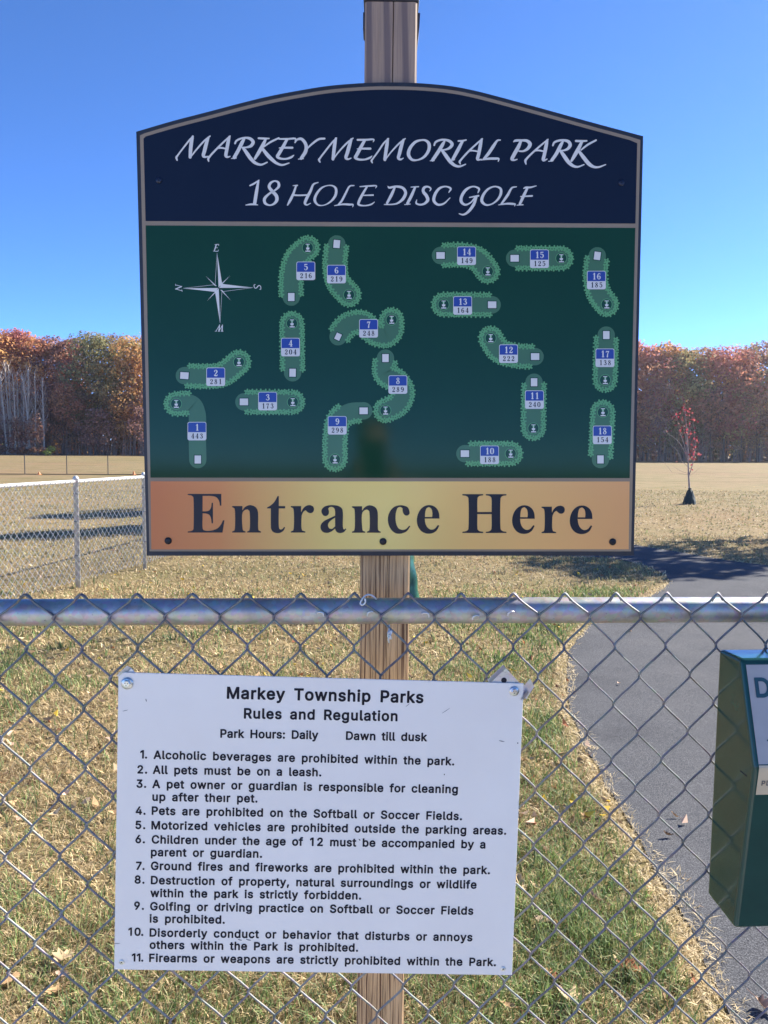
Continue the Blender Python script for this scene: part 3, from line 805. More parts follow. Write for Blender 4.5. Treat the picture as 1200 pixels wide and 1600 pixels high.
GLYPHS = json.loads(r'''{" ":[188,[]],",":[188,[[[28,-142,17,-133,13,-125,13,-117,43,75,46,83,52,91,64,96,136,96,148,94,159,83,162,75,162,67,107,-129,100,-139,88,-144,36,-144]]]],".":[188,[[[76,-27,52,-15,33,6,27,22,25,34,25,50,27,62,32,74,40,86,60,103,76,110,88,112,104,112,116,109,138,98,157,78,162,66,166,50,164,22,152,-2,132,-20,120,-25,104,-29]]]],"0":[453,[[[190,-29,150,-17,130,-7,114,4,83,35,64,63,54,83,38,127,28,175,23,251,25,311,28,335,37,379,53,423,74,461,98,490,130,515,166,532,206,540,246,541,286,532,323,515,350,495,365,479,390,443,409,399,420,359,425,335,430,279,428,199,420,147,414,123,401,87,379,47,354,17,322,-8,286,-24,246,-32,226,-32],[204,79,226,76,246,78,266,87,282,103,297,127,306,151,312,179,317,215,319,255,317,295,309,343,301,371,290,395,274,415,254,429,234,434,214,433,195,427,182,418,169,403,157,383,148,359,140,327,136,295,134,255,136,215,141,179,147,151,156,127,170,104,186,88]]]],"1":[453,[[[200,-22,191,-14,187,-2,187,394,184,398,100,337,92,333,80,333,68,340,61,354,61,430,63,438,69,446,188,532,200,534,280,534,288,531,295,526,300,518,301,510,301,-2,299,-10,294,-18,280,-25,212,-25]]]],"2":[453,[[[54,-23,43,-14,39,-2,39,50,42,60,262,298,277,318,288,338,293,354,295,370,293,386,290,398,286,406,274,419,262,426,246,432,230,434,210,434,186,426,175,418,166,408,155,386,151,354,142,341,134,338,126,337,58,338,46,346,42,354,41,362,46,410,57,442,74,470,102,499,130,518,162,532,206,541,242,541,278,535,318,519,344,502,365,482,382,459,391,442,400,418,406,386,406,362,402,330,395,310,384,286,358,246,311,190,213,86,214,83,218,82,390,82,398,81,408,74,414,62,414,-2,412,-10,402,-22,390,-25,66,-25]]]],"3":[453,[[[178,-29,138,-19,110,-7,82,10,59,31,41,55,28,83,23,99,19,127,19,135,22,145,30,153,42,157,110,157,118,156,130,146,141,111,146,103,158,92,174,83,190,78,210,76,230,76,250,79,270,87,283,95,294,107,299,119,303,135,303,151,301,167,294,183,286,194,270,207,258,214,238,219,218,222,154,223,143,227,135,235,132,247,132,299,135,311,232,423,230,426,226,427,70,427,58,430,50,436,45,447,45,511,47,519,57,531,70,534,370,534,382,532,390,527,397,515,397,459,395,451,278,315,282,311,318,299,350,281,370,264,381,251,400,223,412,191,418,159,416,115,407,83,391,51,372,27,349,7,322,-10,290,-22,254,-30,218,-32]]]],"4":[453,[[[270,-22,261,-14,257,-2,257,74,254,80,34,80,22,87,16,98,15,158,18,171,228,526,238,533,246,534,314,534,325,530,333,522,336,510,334,498,153,190,158,188,254,188,256,190,257,318,260,330,266,338,278,343,350,342,362,335,368,322,368,190,370,188,418,188,426,185,434,178,438,166,438,102,434,90,422,81,414,80,370,80,368,78,368,-2,364,-14,358,-21,350,-24,342,-25,282,-25]]]],"5":[453,[[[182,-29,146,-19,116,-5,90,14,70,35,54,59,42,87,35,127,35,135,38,143,46,151,58,155,130,154,138,150,144,143,154,111,163,99,174,89,186,82,202,77,222,76,238,77,254,82,266,88,279,99,291,115,298,131,301,147,302,171,300,187,290,211,274,231,256,243,234,250,210,251,182,246,162,239,142,225,130,221,62,228,54,231,46,239,42,247,42,255,73,519,82,530,94,534,374,533,386,525,391,511,391,451,388,439,382,432,374,428,366,427,174,426,165,351,166,348,194,356,218,359,242,359,270,355,302,345,323,335,346,319,363,303,380,283,396,255,407,227,413,203,416,175,416,147,414,127,406,95,391,63,371,35,350,13,322,-7,290,-21,258,-29,222,-32]]]],"6":[453,[[[190,-29,171,-25,146,-16,114,3,82,33,62,61,48,95,39,143,39,179,46,217,63,263,91,315,234,527,242,532,250,534,326,534,335,531,343,523,347,511,345,499,238,343,242,339,270,337,298,330,326,318,354,299,383,267,400,235,412,191,414,143,409,107,398,75,382,47,358,19,326,-6,294,-21,262,-30,226,-32],[211,75,226,73,242,75,254,79,269,87,279,95,288,107,294,119,299,135,301,155,300,175,296,191,288,207,279,219,270,226,255,235,242,238,210,238,186,229,174,220,164,207,157,195,152,179,150,159,151,143,155,127,162,111,171,99,182,88,198,79]]]],"7":[453,[[[88,-24,79,-18,74,-10,72,-2,74,10,282,426,64,427,52,429,41,438,37,450,37,510,40,522,48,530,60,534,392,534,404,531,413,522,416,510,416,450,414,438,186,-14,178,-22,168,-25,96,-25]]]],"8":[453,[[[186,-30,158,-24,127,-13,110,-4,86,12,70,27,53,47,44,63,34,87,29,107,27,135,28,159,34,186,43,207,60,235,74,251,93,267,92,271,80,283,66,303,53,331,45,363,45,395,52,427,68,463,88,487,110,506,146,526,178,536,210,541,258,539,302,528,318,520,342,506,362,489,374,475,396,439,401,423,407,395,407,367,404,347,396,323,388,307,359,267,374,255,390,237,403,219,413,199,419,183,425,159,426,119,422,99,414,75,399,47,378,22,346,-2,314,-18,278,-28,226,-32],[214,75,246,76,274,83,294,96,302,106,307,115,312,139,307,163,294,184,282,194,270,201,251,207,234,209,210,209,194,205,178,199,162,187,151,175,145,163,141,147,141,131,145,115,152,103,162,93,178,83,194,78],[199,319,226,315,250,318,269,327,285,343,293,363,293,387,286,407,274,420,258,429,246,432,218,434,190,427,178,420,170,412,163,399,159,387,159,371,161,355,167,343,177,331,186,325]]]],"9":[453,[[[118,-22,112,-18,107,-10,105,-2,107,10,214,166,210,170,182,172,154,179,126,191,98,210,82,226,70,242,52,274,45,298,41,318,39,370,45,406,57,438,80,474,104,498,130,516,162,531,206,540,242,541,278,535,310,523,334,509,349,498,372,474,390,446,404,414,411,386,414,366,414,330,406,290,390,246,362,194,218,-18,210,-23,202,-25,130,-25],[211,270,226,268,242,270,266,279,278,288,286,298,295,314,299,326,301,342,301,362,297,382,292,394,285,406,274,418,258,429,246,432,226,435,210,433,198,430,186,423,174,414,165,402,158,390,153,374,151,358,151,338,155,322,161,306,170,293,182,282,194,275]]]],":":[188,[[[76,-27,52,-15,33,6,27,22,25,34,25,50,27,62,32,74,40,86,60,103,76,110,88,112,104,112,116,109,138,98,157,78,162,66,166,50,164,22,152,-2,132,-20,120,-25,104,-29]],[[88,246,76,248,60,255,48,263,38,274,27,298,25,326,29,342,35,354,52,373,76,385,88,387,104,387,120,383,132,377,144,369,152,360,158,350,164,334,166,306,158,282,152,273,140,261,130,254,116,248,104,246]]]],"A":[480,[[[6,-23,-2,-18,-7,-10,-9,-2,-9,6,178,520,186,530,198,534,278,534,286,532,295,526,301,514,486,10,488,-2,486,-11,478,-21,466,-25,394,-25,386,-24,378,-19,372,-10,326,116,154,116,152,114,108,-10,102,-19,94,-24,86,-25,14,-25],[191,226,194,224,234,224,282,224,287,226,238,366]]]],"C":[510,[[[226,-29,198,-23,178,-17,134,5,102,30,86,46,58,83,37,127,22,175,15,227,15,255,18,307,29,359,49,407,60,427,83,459,116,491,154,515,198,532,242,540,270,541,298,540,334,533,374,518,407,499,438,473,462,443,482,407,496,363,498,351,497,339,490,329,478,323,402,323,394,327,386,335,375,367,362,389,348,403,326,418,298,427,270,430,242,428,210,418,186,402,162,377,147,351,134,311,129,275,129,235,134,199,149,155,170,122,186,106,198,97,230,83,254,79,270,79,294,81,314,86,333,95,349,107,361,119,372,135,387,175,398,183,410,185,478,185,486,182,494,174,497,167,498,155,486,111,477,91,463,67,438,36,406,9,370,-11,322,-27,278,-32]]]],"D":[502,[[[50,-23,39,-14,35,-2,35,510,38,522,46,530,58,534,250,534,278,530,318,521,346,510,366,500,402,474,419,458,434,439,446,421,465,382,479,334,487,282,487,230,484,202,479,174,466,131,444,86,416,50,382,20,342,-2,298,-17,270,-22,222,-25,62,-25],[150,86,154,82,234,83,266,88,282,92,306,104,326,118,344,138,355,158,369,202,373,238,373,274,366,322,356,350,342,374,318,398,294,413,270,421,238,426,152,426,150,422]]]],"E":[419,[[[50,-23,39,-14,35,-2,35,510,38,522,46,530,58,534,370,534,378,534,386,530,394,522,397,514,397,450,393,438,382,429,370,427,152,426,150,422,151,314,154,311,354,311,363,310,375,302,380,290,380,230,379,222,374,212,366,206,358,204,154,204,151,202,150,86,154,82,374,82,386,80,397,70,400,58,400,-2,396,-14,386,-23,374,-25,62,-25]]]],"F":[410,[[[50,-23,39,-14,35,-2,35,510,38,522,46,530,58,534,370,534,382,531,390,523,394,514,394,450,390,438,378,428,370,427,154,427,152,426,150,422,151,306,154,303,346,303,358,300,366,294,371,282,371,218,367,206,358,199,346,196,154,196,151,194,150,2,148,-10,142,-19,130,-25,62,-25]]]],"G":[520,[[[226,-29,178,-17,134,4,98,33,71,63,58,83,36,127,22,175,15,227,15,255,18,307,29,359,48,407,59,427,82,459,115,491,154,516,198,533,242,540,294,540,334,532,374,518,406,499,438,472,462,443,482,407,496,367,499,351,497,339,490,329,478,324,402,324,394,328,387,335,373,367,358,390,340,407,322,418,294,427,266,431,230,426,206,416,178,396,161,375,144,343,134,311,129,275,129,235,134,199,149,155,163,131,186,106,210,91,242,81,270,79,306,83,334,94,354,109,374,136,382,155,386,172,382,174,278,174,266,180,259,191,259,263,266,275,274,280,282,281,478,281,490,278,499,271,503,259,503,199,501,159,490,115,471,75,451,47,438,33,406,7,370,-12,330,-26,294,-31,270,-32]]]],"H":[517,[[[50,-23,39,-14,35,-6,35,2,35,510,36,518,41,526,50,532,58,534,126,534,138,531,147,522,150,510,150,318,154,314,362,314,366,316,367,318,367,510,370,522,378,530,390,534,458,534,471,530,479,522,482,510,482,2,482,-6,478,-14,470,-22,462,-25,390,-25,378,-21,369,-10,367,2,366,207,154,207,152,206,150,202,150,2,148,-10,142,-19,130,-25,62,-25]]]],"L":[393,[[[50,-23,39,-14,35,-2,35,514,42,527,54,534,130,534,144,526,149,518,150,510,150,86,154,82,362,82,370,81,380,74,386,62,386,-2,384,-10,379,-18,370,-24,362,-25,62,-25]]]],"M":[628,[[[50,-23,39,-14,35,-6,35,2,35,510,36,518,42,527,50,532,58,534,154,534,166,530,174,522,314,159,454,522,462,530,474,534,570,534,578,532,586,527,592,518,593,510,593,434,593,2,591,-10,586,-18,578,-23,570,-25,502,-25,490,-21,481,-10,479,2,478,277,365,-10,355,-22,342,-25,282,-25,273,-22,265,-14,150,273,147,266,147,2,146,-8,138,-20,126,-25,58,-25]]]],"O":[533,[[[226,-29,198,-23,178,-17,134,5,115,19,89,43,59,83,37,127,22,175,18,203,15,251,18,311,29,359,49,407,60,427,83,459,118,492,138,506,158,517,202,533,242,540,266,541,314,537,358,525,378,516,401,503,430,480,447,463,476,423,496,383,511,331,517,283,518,255,515,199,505,151,486,103,462,63,446,44,418,18,378,-7,334,-24,290,-31,266,-32],[255,79,282,79,314,87,344,103,361,119,379,143,392,171,400,199,404,235,404,275,399,311,391,339,378,367,356,395,334,412,306,425,278,430,254,430,222,423,198,412,177,395,156,367,142,339,133,307,129,275,129,235,134,199,143,167,155,143,172,119,198,97,230,83]]]],"P":[445,[[[50,-23,39,-14,35,-2,35,510,38,522,46,530,58,534,254,534,298,527,326,518,343,510,373,490,397,466,412,442,428,398,434,366,434,330,429,298,413,254,394,226,374,206,346,186,326,176,294,166,274,163,238,161,154,161,151,158,150,-2,146,-14,138,-22,126,-25,58,-25],[151,270,154,267,254,269,278,275,295,286,306,298,312,310,318,338,318,358,315,378,310,390,302,402,286,416,262,424,234,426,152,426,150,422]]]],"R":[449,[[[50,-23,39,-14,35,-2,35,510,38,522,46,530,58,534,254,534,298,528,326,520,346,511,374,492,396,470,418,434,430,398,434,370,434,334,429,302,420,274,406,248,396,234,374,213,351,198,351,194,451,10,453,-2,450,-13,442,-21,430,-25,354,-25,340,-22,330,-11,233,170,230,173,154,173,151,170,150,166,150,2,148,-10,142,-19,130,-25,62,-25],[151,282,154,280,254,282,278,287,298,297,312,314,319,342,317,374,313,390,306,401,286,417,262,424,234,427,152,426,150,422]]]],"S":[447,[[[180,-31,136,-21,104,-8,76,10,53,33,34,61,18,101,13,137,14,145,18,153,28,160,36,162,112,161,120,157,126,149,136,114,142,105,152,95,168,86,184,80,204,76,224,74,244,76,268,81,284,87,299,97,310,109,317,121,320,137,318,153,308,167,287,181,256,192,176,215,136,229,100,247,70,269,55,285,45,301,31,333,27,369,29,401,38,433,56,465,84,494,112,513,144,528,176,537,224,541,264,539,296,532,328,520,356,504,387,477,407,449,419,421,426,381,426,373,423,365,415,357,404,353,336,353,328,354,320,359,315,365,305,397,291,413,279,421,260,429,224,434,204,432,184,427,172,422,159,413,148,401,143,389,141,377,143,361,156,346,175,333,216,318,320,288,356,270,384,250,410,221,418,209,426,189,433,153,431,109,422,77,400,39,376,14,348,-5,304,-23,264,-32,224,-34]]]],"T":[449,[[[182,-23,172,-14,168,-2,167,426,30,427,19,430,11,438,7,450,7,510,8,518,18,530,30,534,414,534,426,533,438,523,442,510,442,450,440,442,434,433,426,428,418,427,284,426,282,422,282,-6,275,-18,262,-25,194,-25]]]],"a":[389,[[[128,-32,96,-23,64,-7,40,13,21,41,11,65,5,93,6,129,13,157,21,173,36,193,50,205,72,219,100,230,128,238,248,255,250,261,248,277,240,291,224,301,204,305,176,304,156,297,143,289,132,278,120,258,114,253,104,249,96,249,28,269,18,281,16,289,16,297,29,325,52,356,76,376,104,391,148,405,184,409,224,408,264,399,300,381,325,361,337,345,346,329,358,297,362,253,361,-7,354,-19,340,-25,272,-25,260,-19,252,-8,224,-23,196,-31,160,-34],[149,73,168,71,192,73,212,79,226,89,238,101,248,121,250,137,251,149,249,153,160,139,140,134,125,125,118,113,118,101,120,91,124,85,132,79]]]],"b":[424,[[[195,-30,167,-22,139,-5,127,-21,119,-24,111,-25,47,-25,35,-18,28,-6,28,510,29,518,34,526,47,534,119,534,128,530,136,522,139,510,139,390,141,386,143,385,159,395,179,403,219,409,263,407,283,402,311,391,327,382,343,370,373,338,394,302,406,266,415,210,415,170,413,146,406,110,400,90,391,70,375,42,362,26,342,6,326,-6,299,-20,279,-27,247,-33,219,-33],[203,74,223,73,243,75,258,82,271,93,283,107,291,123,298,146,301,166,303,190,300,222,296,242,288,262,278,278,263,292,247,300,231,304,211,304,195,301,183,296,170,286,157,270,149,254,143,234,140,214,138,190,140,162,143,142,151,118,161,102,172,90,187,80]]]],"c":[396,[[[168,-30,138,-22,120,-15,88,6,63,30,35,70,20,106,11,146,9,190,14,246,26,286,44,321,60,343,74,358,104,382,136,397,172,407,208,409,248,406,276,398,300,388,324,374,342,358,363,334,377,310,387,282,387,274,385,266,380,259,372,254,308,237,300,237,292,239,284,245,272,270,264,282,255,290,244,297,228,302,208,305,188,303,168,295,152,282,140,266,131,246,124,222,122,198,123,166,127,142,135,118,149,98,164,84,180,76,200,72,228,74,244,80,255,86,270,102,284,133,292,139,300,142,312,141,376,124,385,114,388,106,388,98,376,66,356,34,336,12,308,-8,278,-22,248,-30,208,-33]]]],"d":[424,[[[160,-30,142,-26,116,-16,84,4,58,30,42,54,32,74,24,94,15,126,9,170,11,230,15,254,25,286,42,322,69,358,98,382,128,397,148,404,176,408,220,408,256,400,284,384,286,386,286,510,289,522,297,530,308,534,380,533,392,525,397,510,397,2,395,-10,388,-20,376,-25,312,-25,304,-24,296,-19,288,-5,256,-22,232,-30,196,-33],[188,74,204,73,224,75,240,81,253,90,264,102,273,118,281,142,285,162,287,190,285,214,280,242,273,262,262,278,248,291,232,300,216,304,196,304,180,301,168,296,152,283,141,270,133,254,126,234,123,214,123,166,127,142,136,118,145,102,156,90,172,79]]]],"e":[404,[[[172,-30,136,-21,100,-3,78,14,64,28,42,58,26,90,14,130,9,186,11,230,20,270,39,314,61,346,88,371,116,389,152,403,188,409,216,409,240,407,276,397,308,382,338,358,361,330,376,302,389,262,396,214,395,162,388,150,380,145,372,144,128,144,126,142,126,138,133,118,144,101,160,86,176,77,196,73,228,72,252,80,262,86,272,97,288,123,296,128,304,130,376,114,382,110,388,102,390,94,390,86,379,58,361,30,336,6,308,-12,280,-24,240,-32,212,-33],[128,250,132,246,200,246,272,246,276,247,278,250,266,274,248,293,228,302,204,304,180,301,160,292,141,274]]]],"f":[254,[[[72,-24,60,-14,56,-2,56,298,52,302,0,302,-13,310,-18,318,-19,326,-18,386,-12,397,0,404,52,404,55,406,57,454,65,482,74,498,83,510,96,523,112,535,124,542,144,549,176,555,208,555,240,549,260,540,267,530,268,522,261,490,248,454,240,446,228,443,200,448,180,447,172,442,168,430,168,405,232,404,240,401,248,395,253,382,253,330,250,314,244,307,236,303,168,300,167,-6,160,-18,148,-25,80,-25]]]],"g":[425,[[[164,-173,136,-167,112,-158,84,-144,65,-129,43,-105,28,-80,26,-65,31,-53,40,-46,88,-19,96,-16,104,-16,117,-21,144,-52,164,-65,176,-68,196,-71,232,-69,248,-65,260,-59,276,-45,283,-29,286,3,284,5,256,-10,232,-18,196,-20,164,-18,141,-13,112,-2,85,15,62,35,41,63,27,91,18,115,11,151,9,191,11,231,15,255,25,287,42,323,70,359,99,383,132,398,160,406,176,408,220,408,252,401,284,384,288,384,291,391,296,398,308,404,380,403,392,395,396,387,397,379,397,-9,395,-45,386,-77,371,-105,352,-127,328,-146,300,-160,272,-169,240,-175,204,-176],[183,87,204,85,224,86,240,91,252,98,264,109,273,123,279,139,284,159,286,183,285,215,282,235,276,255,265,275,255,287,236,299,220,303,204,304,188,303,172,298,160,291,148,279,137,263,129,243,124,223,122,195,123,171,126,151,133,131,142,115,152,103,164,94]]]],"h":[410,[[[43,-23,32,-14,28,-2,28,514,35,527,47,534,119,534,131,528,139,514,139,390,143,386,167,399,199,407,239,409,271,405,303,393,327,378,347,358,363,334,375,302,382,258,382,-2,380,-10,375,-18,367,-23,359,-25,291,-25,283,-22,275,-14,271,-2,271,234,268,258,261,278,246,294,227,302,203,303,179,298,161,286,148,270,142,250,139,226,139,2,137,-10,131,-19,119,-25,51,-25]]]],"i":[167,[[[43,-23,32,-14,28,-2,28,382,30,390,35,397,47,404,119,404,131,398,137,390,139,382,139,-6,132,-18,119,-25,51,-25]],[[79,418,67,420,51,426,31,442,23,454,18,466,16,490,23,514,31,525,43,536,55,543,67,547,91,549,107,546,119,540,131,531,139,522,146,510,150,498,151,474,143,450,127,433,115,425,103,420]]]],"k":[381,[[[43,-23,32,-14,28,-2,28,514,35,527,47,534,119,534,133,526,138,518,139,510,139,278,140,274,143,271,267,398,273,402,283,404,363,404,375,400,383,390,385,382,385,374,379,362,235,214,391,17,395,10,397,-2,395,-10,390,-18,383,-23,375,-25,295,-25,281,-22,273,-14,151,140,140,130,139,-2,135,-14,127,-22,115,-25,51,-25]]]],"l":[189,[[[107,-25,79,-15,67,-8,54,4,39,28,31,52,28,68,28,512,30,520,35,527,43,532,51,534,119,534,131,528,138,516,140,84,143,78,171,79,179,78,191,68,195,60,206,4,205,-4,202,-12,195,-18,187,-22,151,-27]]]],"m":[610,[[[43,-23,32,-14,28,-6,28,2,28,378,30,390,39,400,51,404,115,404,127,400,139,386,159,398,183,407,207,411,235,411,255,407,279,398,303,381,319,363,351,388,379,401,415,410,451,411,483,405,510,394,533,378,555,354,564,338,574,314,582,270,582,-2,578,-14,571,-21,559,-25,495,-25,483,-22,473,-10,471,2,471,250,469,270,463,286,455,294,439,302,419,305,395,301,381,294,368,278,362,262,360,246,360,2,358,-10,348,-22,335,-25,271,-25,263,-23,256,-18,251,-10,249,-2,248,270,241,286,231,296,215,303,199,305,179,301,159,290,147,274,141,258,139,238,139,2,137,-10,131,-19,119,-25,51,-25]]]],"n":[410,[[[43,-23,32,-14,28,-2,28,378,29,386,32,394,39,400,51,404,115,404,129,398,139,384,163,397,183,404,211,409,239,409,259,407,283,401,307,391,319,384,343,362,363,334,374,306,381,274,382,238,382,2,382,-6,378,-14,367,-23,355,-25,291,-25,283,-22,275,-14,271,-2,271,234,268,258,261,278,247,293,231,301,207,303,183,299,163,288,151,274,142,254,139,226,139,2,137,-10,131,-19,119,-25,51,-25]]]],"o":[415,[[[168,-30,138,-22,120,-15,88,6,63,30,35,70,20,106,11,146,9,190,14,246,26,286,44,321,66,350,100,379,136,397,168,406,208,409,244,407,280,397,312,382,329,370,350,350,374,318,389,286,395,270,404,230,406,186,401,130,389,90,366,46,340,16,312,-6,280,-21,244,-31,208,-33],[186,74,204,72,224,73,240,78,254,86,267,98,276,111,283,126,291,154,293,178,292,210,287,238,279,258,270,274,256,289,240,298,224,303,208,304,188,303,172,297,160,289,145,274,136,258,128,238,124,219,122,198,123,166,132,126,142,106,156,90,168,81]]]],"p":[424,[[[43,-166,32,-157,28,-145,28,379,31,391,39,400,51,404,115,404,128,399,139,382,159,395,179,403,203,408,227,409,267,406,295,398,311,391,342,371,367,345,383,322,393,303,406,267,415,211,415,167,406,111,392,71,367,32,343,7,314,-13,283,-26,247,-33,203,-32,179,-26,163,-19,143,-7,140,-9,139,-145,135,-157,127,-165,115,-168,51,-168],[199,75,219,73,235,74,251,78,264,87,277,99,287,115,295,135,300,155,302,179,301,211,297,235,289,259,280,275,267,289,251,299,235,303,219,304,199,302,183,296,171,287,160,275,153,263,145,243,141,223,139,199,139,167,143,143,149,123,157,107,171,91,183,82]]]],"r":[259,[[[43,-23,32,-14,28,-2,28,378,30,390,39,400,51,404,115,404,127,400,135,390,139,389,163,401,187,408,219,410,247,409,255,406,264,398,268,386,268,322,267,314,263,306,255,300,247,297,207,301,191,299,175,294,163,287,153,278,142,258,140,238,139,2,137,-10,131,-19,119,-25,51,-25]]]],"s":[365,[[[142,-30,114,-24,90,-15,62,3,42,22,28,42,15,74,11,94,12,102,16,110,22,115,30,119,90,132,98,132,106,129,115,122,126,94,137,82,158,73,182,71,210,74,228,82,240,94,242,102,241,110,234,119,218,127,142,146,106,157,78,171,58,186,44,202,36,214,25,242,22,274,25,302,32,326,46,349,70,373,94,388,130,403,158,408,198,409,230,406,254,399,282,386,302,372,318,356,335,330,346,306,349,290,348,282,344,274,338,269,330,265,274,252,262,252,254,256,247,262,238,282,225,298,206,306,186,307,166,305,146,296,137,286,135,278,136,270,141,262,154,255,270,223,298,209,314,198,334,178,349,150,356,122,356,94,353,78,346,54,326,24,306,4,282,-11,254,-23,214,-32,182,-33]]]],"t":[227,[[[132,-26,100,-15,76,1,61,18,48,42,43,62,40,90,40,298,36,302,4,302,-4,304,-13,310,-19,322,-19,378,-17,390,-11,398,0,404,36,404,39,406,41,478,48,490,60,496,128,496,140,492,148,484,151,474,152,405,212,403,224,395,229,382,229,326,228,318,223,310,216,305,208,302,152,300,151,98,152,86,156,78,176,76,204,79,212,77,222,70,227,58,238,6,238,-2,235,-10,229,-18,208,-26,172,-29]]]],"u":[410,[[[147,-27,115,-17,91,-4,79,5,63,21,52,37,40,61,35,77,30,105,28,137,28,377,30,389,39,400,51,404,119,404,127,401,135,393,139,381,139,145,141,121,149,101,164,85,183,77,207,76,227,80,247,91,258,105,268,129,271,153,271,377,273,389,279,398,291,404,359,404,367,402,378,393,382,381,382,1,380,-11,374,-19,363,-25,295,-25,281,-19,271,-4,243,-19,215,-27,183,-30]]]],"v":[389,[[[151,-22,145,-18,140,-10,-7,370,-8,382,-6,390,3,400,15,404,87,404,95,402,103,396,109,386,195,149,284,394,291,400,303,404,371,404,383,401,391,395,395,387,396,378,395,370,247,-14,239,-22,227,-25,163,-25]]]],"w":[567,[[[129,-24,120,-18,113,-6,-1,370,-1,386,5,397,13,402,21,404,89,404,101,400,108,394,118,362,169,181,173,189,228,386,231,394,241,402,249,404,317,404,329,401,337,394,340,386,397,180,456,386,459,394,469,402,481,404,549,404,562,398,569,386,569,371,454,-6,447,-18,433,-25,369,-25,357,-23,347,-14,285,199,281,194,220,-14,213,-21,201,-25,137,-25]]]],"y":[389,[[[55,-167,39,-163,31,-159,25,-151,22,-143,23,-131,38,-75,44,-67,55,-61,67,-61,95,-64,107,-60,115,-52,121,-43,135,-3,-6,369,-8,381,-5,392,3,400,15,404,87,404,95,402,103,396,109,385,195,149,284,393,291,400,303,404,371,404,383,401,389,397,394,389,396,381,394,369,228,-67,213,-99,199,-120,187,-133,167,-149,150,-159,131,-166,103,-170,79,-170]]]],"z":[380,[[[32,-23,21,-14,17,-2,17,46,20,58,202,294,200,297,196,298,48,298,36,301,26,310,23,322,23,382,27,394,36,401,48,404,332,404,340,403,348,400,356,390,358,382,358,330,355,318,175,82,340,81,352,78,360,70,364,58,364,-2,360,-14,352,-22,340,-25,44,-25]]]],"\u0131":[167,[[[43,-23,32,-14,28,-2,28,382,30,390,35,397,47,404,119,404,131,398,137,390,139,382,139,-6,132,-18,119,-25,51,-25]]]],"cap":559.9}''')
_gc = {}
def glyph(ch, bold=0):
    if ch in _gc: return _gc[ch]
    adv, groups = GLYPHS[ch]
    V = []; F_ = []
    for g_ in groups:
        ls = [[(c[i] / 1000, c[i + 1] / 1000) for i in range(0, len(c), 2)] for c in g_]
        v_, f_ = poly_mesh('g', ls, 'xz', 0)
        o = len(V); V += [(a, c) for a, b_, c in v_]; F_ += [tuple(k + o for k in f) for f in f_]
    _gc[ch] = (V, F_, adv / 1000.0)
    return _gc[ch]

def text_line(mb, txt, p0, p1, cap, off, bold=0, space=0.33, xs=1.0):
    """sets txt from p0 to p1 (local metres) with capitals cap high"""
    p0 = np.array(p0); p1 = np.array(p1)
    s_ = cap / 0.518
    L = float(np.linalg.norm(p1 - p0)); d = (p1 - p0) / L; nrm = np.array([-d[1], d[0]])
    adv = []
    for ch in txt: adv.append(space if ch == ' ' else glyph(ch, bold)[2] * xs)
    last = glyph(txt[-1], bold)
    nat = sum(adv[:-1]) * s_ + (max(v[0] for v in last[0]) * xs if last[0] else 0) * s_
    first = glyph(txt[0], bold)
    lb = min(v[0] for v in first[0]) * s_ * xs
    track = (L - nat + lb) / max(1, len(txt) - 1)
    x = -lb
    for ch, a in zip(txt, adv):
        V, F_, _ = glyph(ch, bold)
        if V:
            vs = [tuple((p0 + d * (x + v[0] * s_ * xs) + nrm * v[1] * s_)) for v in V]
            mb.add([(v[0], off, v[1]) for v in vs], F_)
        x += a * s_ + track

# ================================================================== park map sign
BS = Board((0.0095, 1.32, 1.7175), 0.0164, 0.0124, -0.0096)
big = empty('park_map_sign'); big.matrix_world = BS.matrix()
tag(big, 'large arched navy and green disc golf map sign with Entrance Here on orange', 'sign')
LY = -0.00025
def sheet(name, loops_px, mat, layer, parent, mats=None, board=BS):
    loops = [[tuple(board.at(*p)) for p in l] for l in loops_px]
    v_, f_ = poly_mesh(name, loops, 'xz', layer * LY)
    return MB().add(v_, f_).build(name, mat, parent)
arch = [(212.8, 205.8), (270, 189), (322, 175.5), (375, 161.5), (418, 151), (462.5, 142.3), (515, 134), (571, 129.6), (600, 128.8), (652.5, 129.8), (705, 134.6), (740, 141.2), (775, 150), (845, 169), (915, 188.5), (1005, 212.8)]
arch_s = [tuple(p) for p in centripetal(arch, n=5)]
out_px = arch_s + [(990.3, 868.3), (229.2, 868.3)]
loc_out = [BS.at(*p) for p in out_px]
vs = [(p[0], 0, p[1]) for p in loc_out] + [(p[0], 0.0085, p[1]) for p in loc_out]
n_ = len(loc_out)
_, ft = poly_mesh('t', [[tuple(p) for p in loc_out]])
fs = [tuple(t) for t in ft] + [tuple(i + n_ for i in reversed(t)) for t in ft] + [(i, i + n_, (i + 1) % n_ + n_, (i + 1) % n_) for i in range(n_)]
me = MB().add(vs, fs).mesh('backing_board'); fix_normals(me); link('backing_board', me, M['board'], big)
def lx(y, d): return 213 + 16.2 * (y - 207) / 661 + d
def rx(y, d): return 1005 - 14.8 * (y - 213) / 655 - d
def arch_in(d, dl, dr):
    out = []
    A = np.array(arch_s)
    for i in range(len(A)):
        t = A[min(i + 1, len(A) - 1)] - A[max(i - 1, 0)]; t /= np.linalg.norm(t)
        q = A[i] + np.array([-t[1], t[0]]) * d
        q[0] = min(max(q[0], lx(q[1], dl)), rx(q[1], dr))
        out.append(tuple(q))
    return out
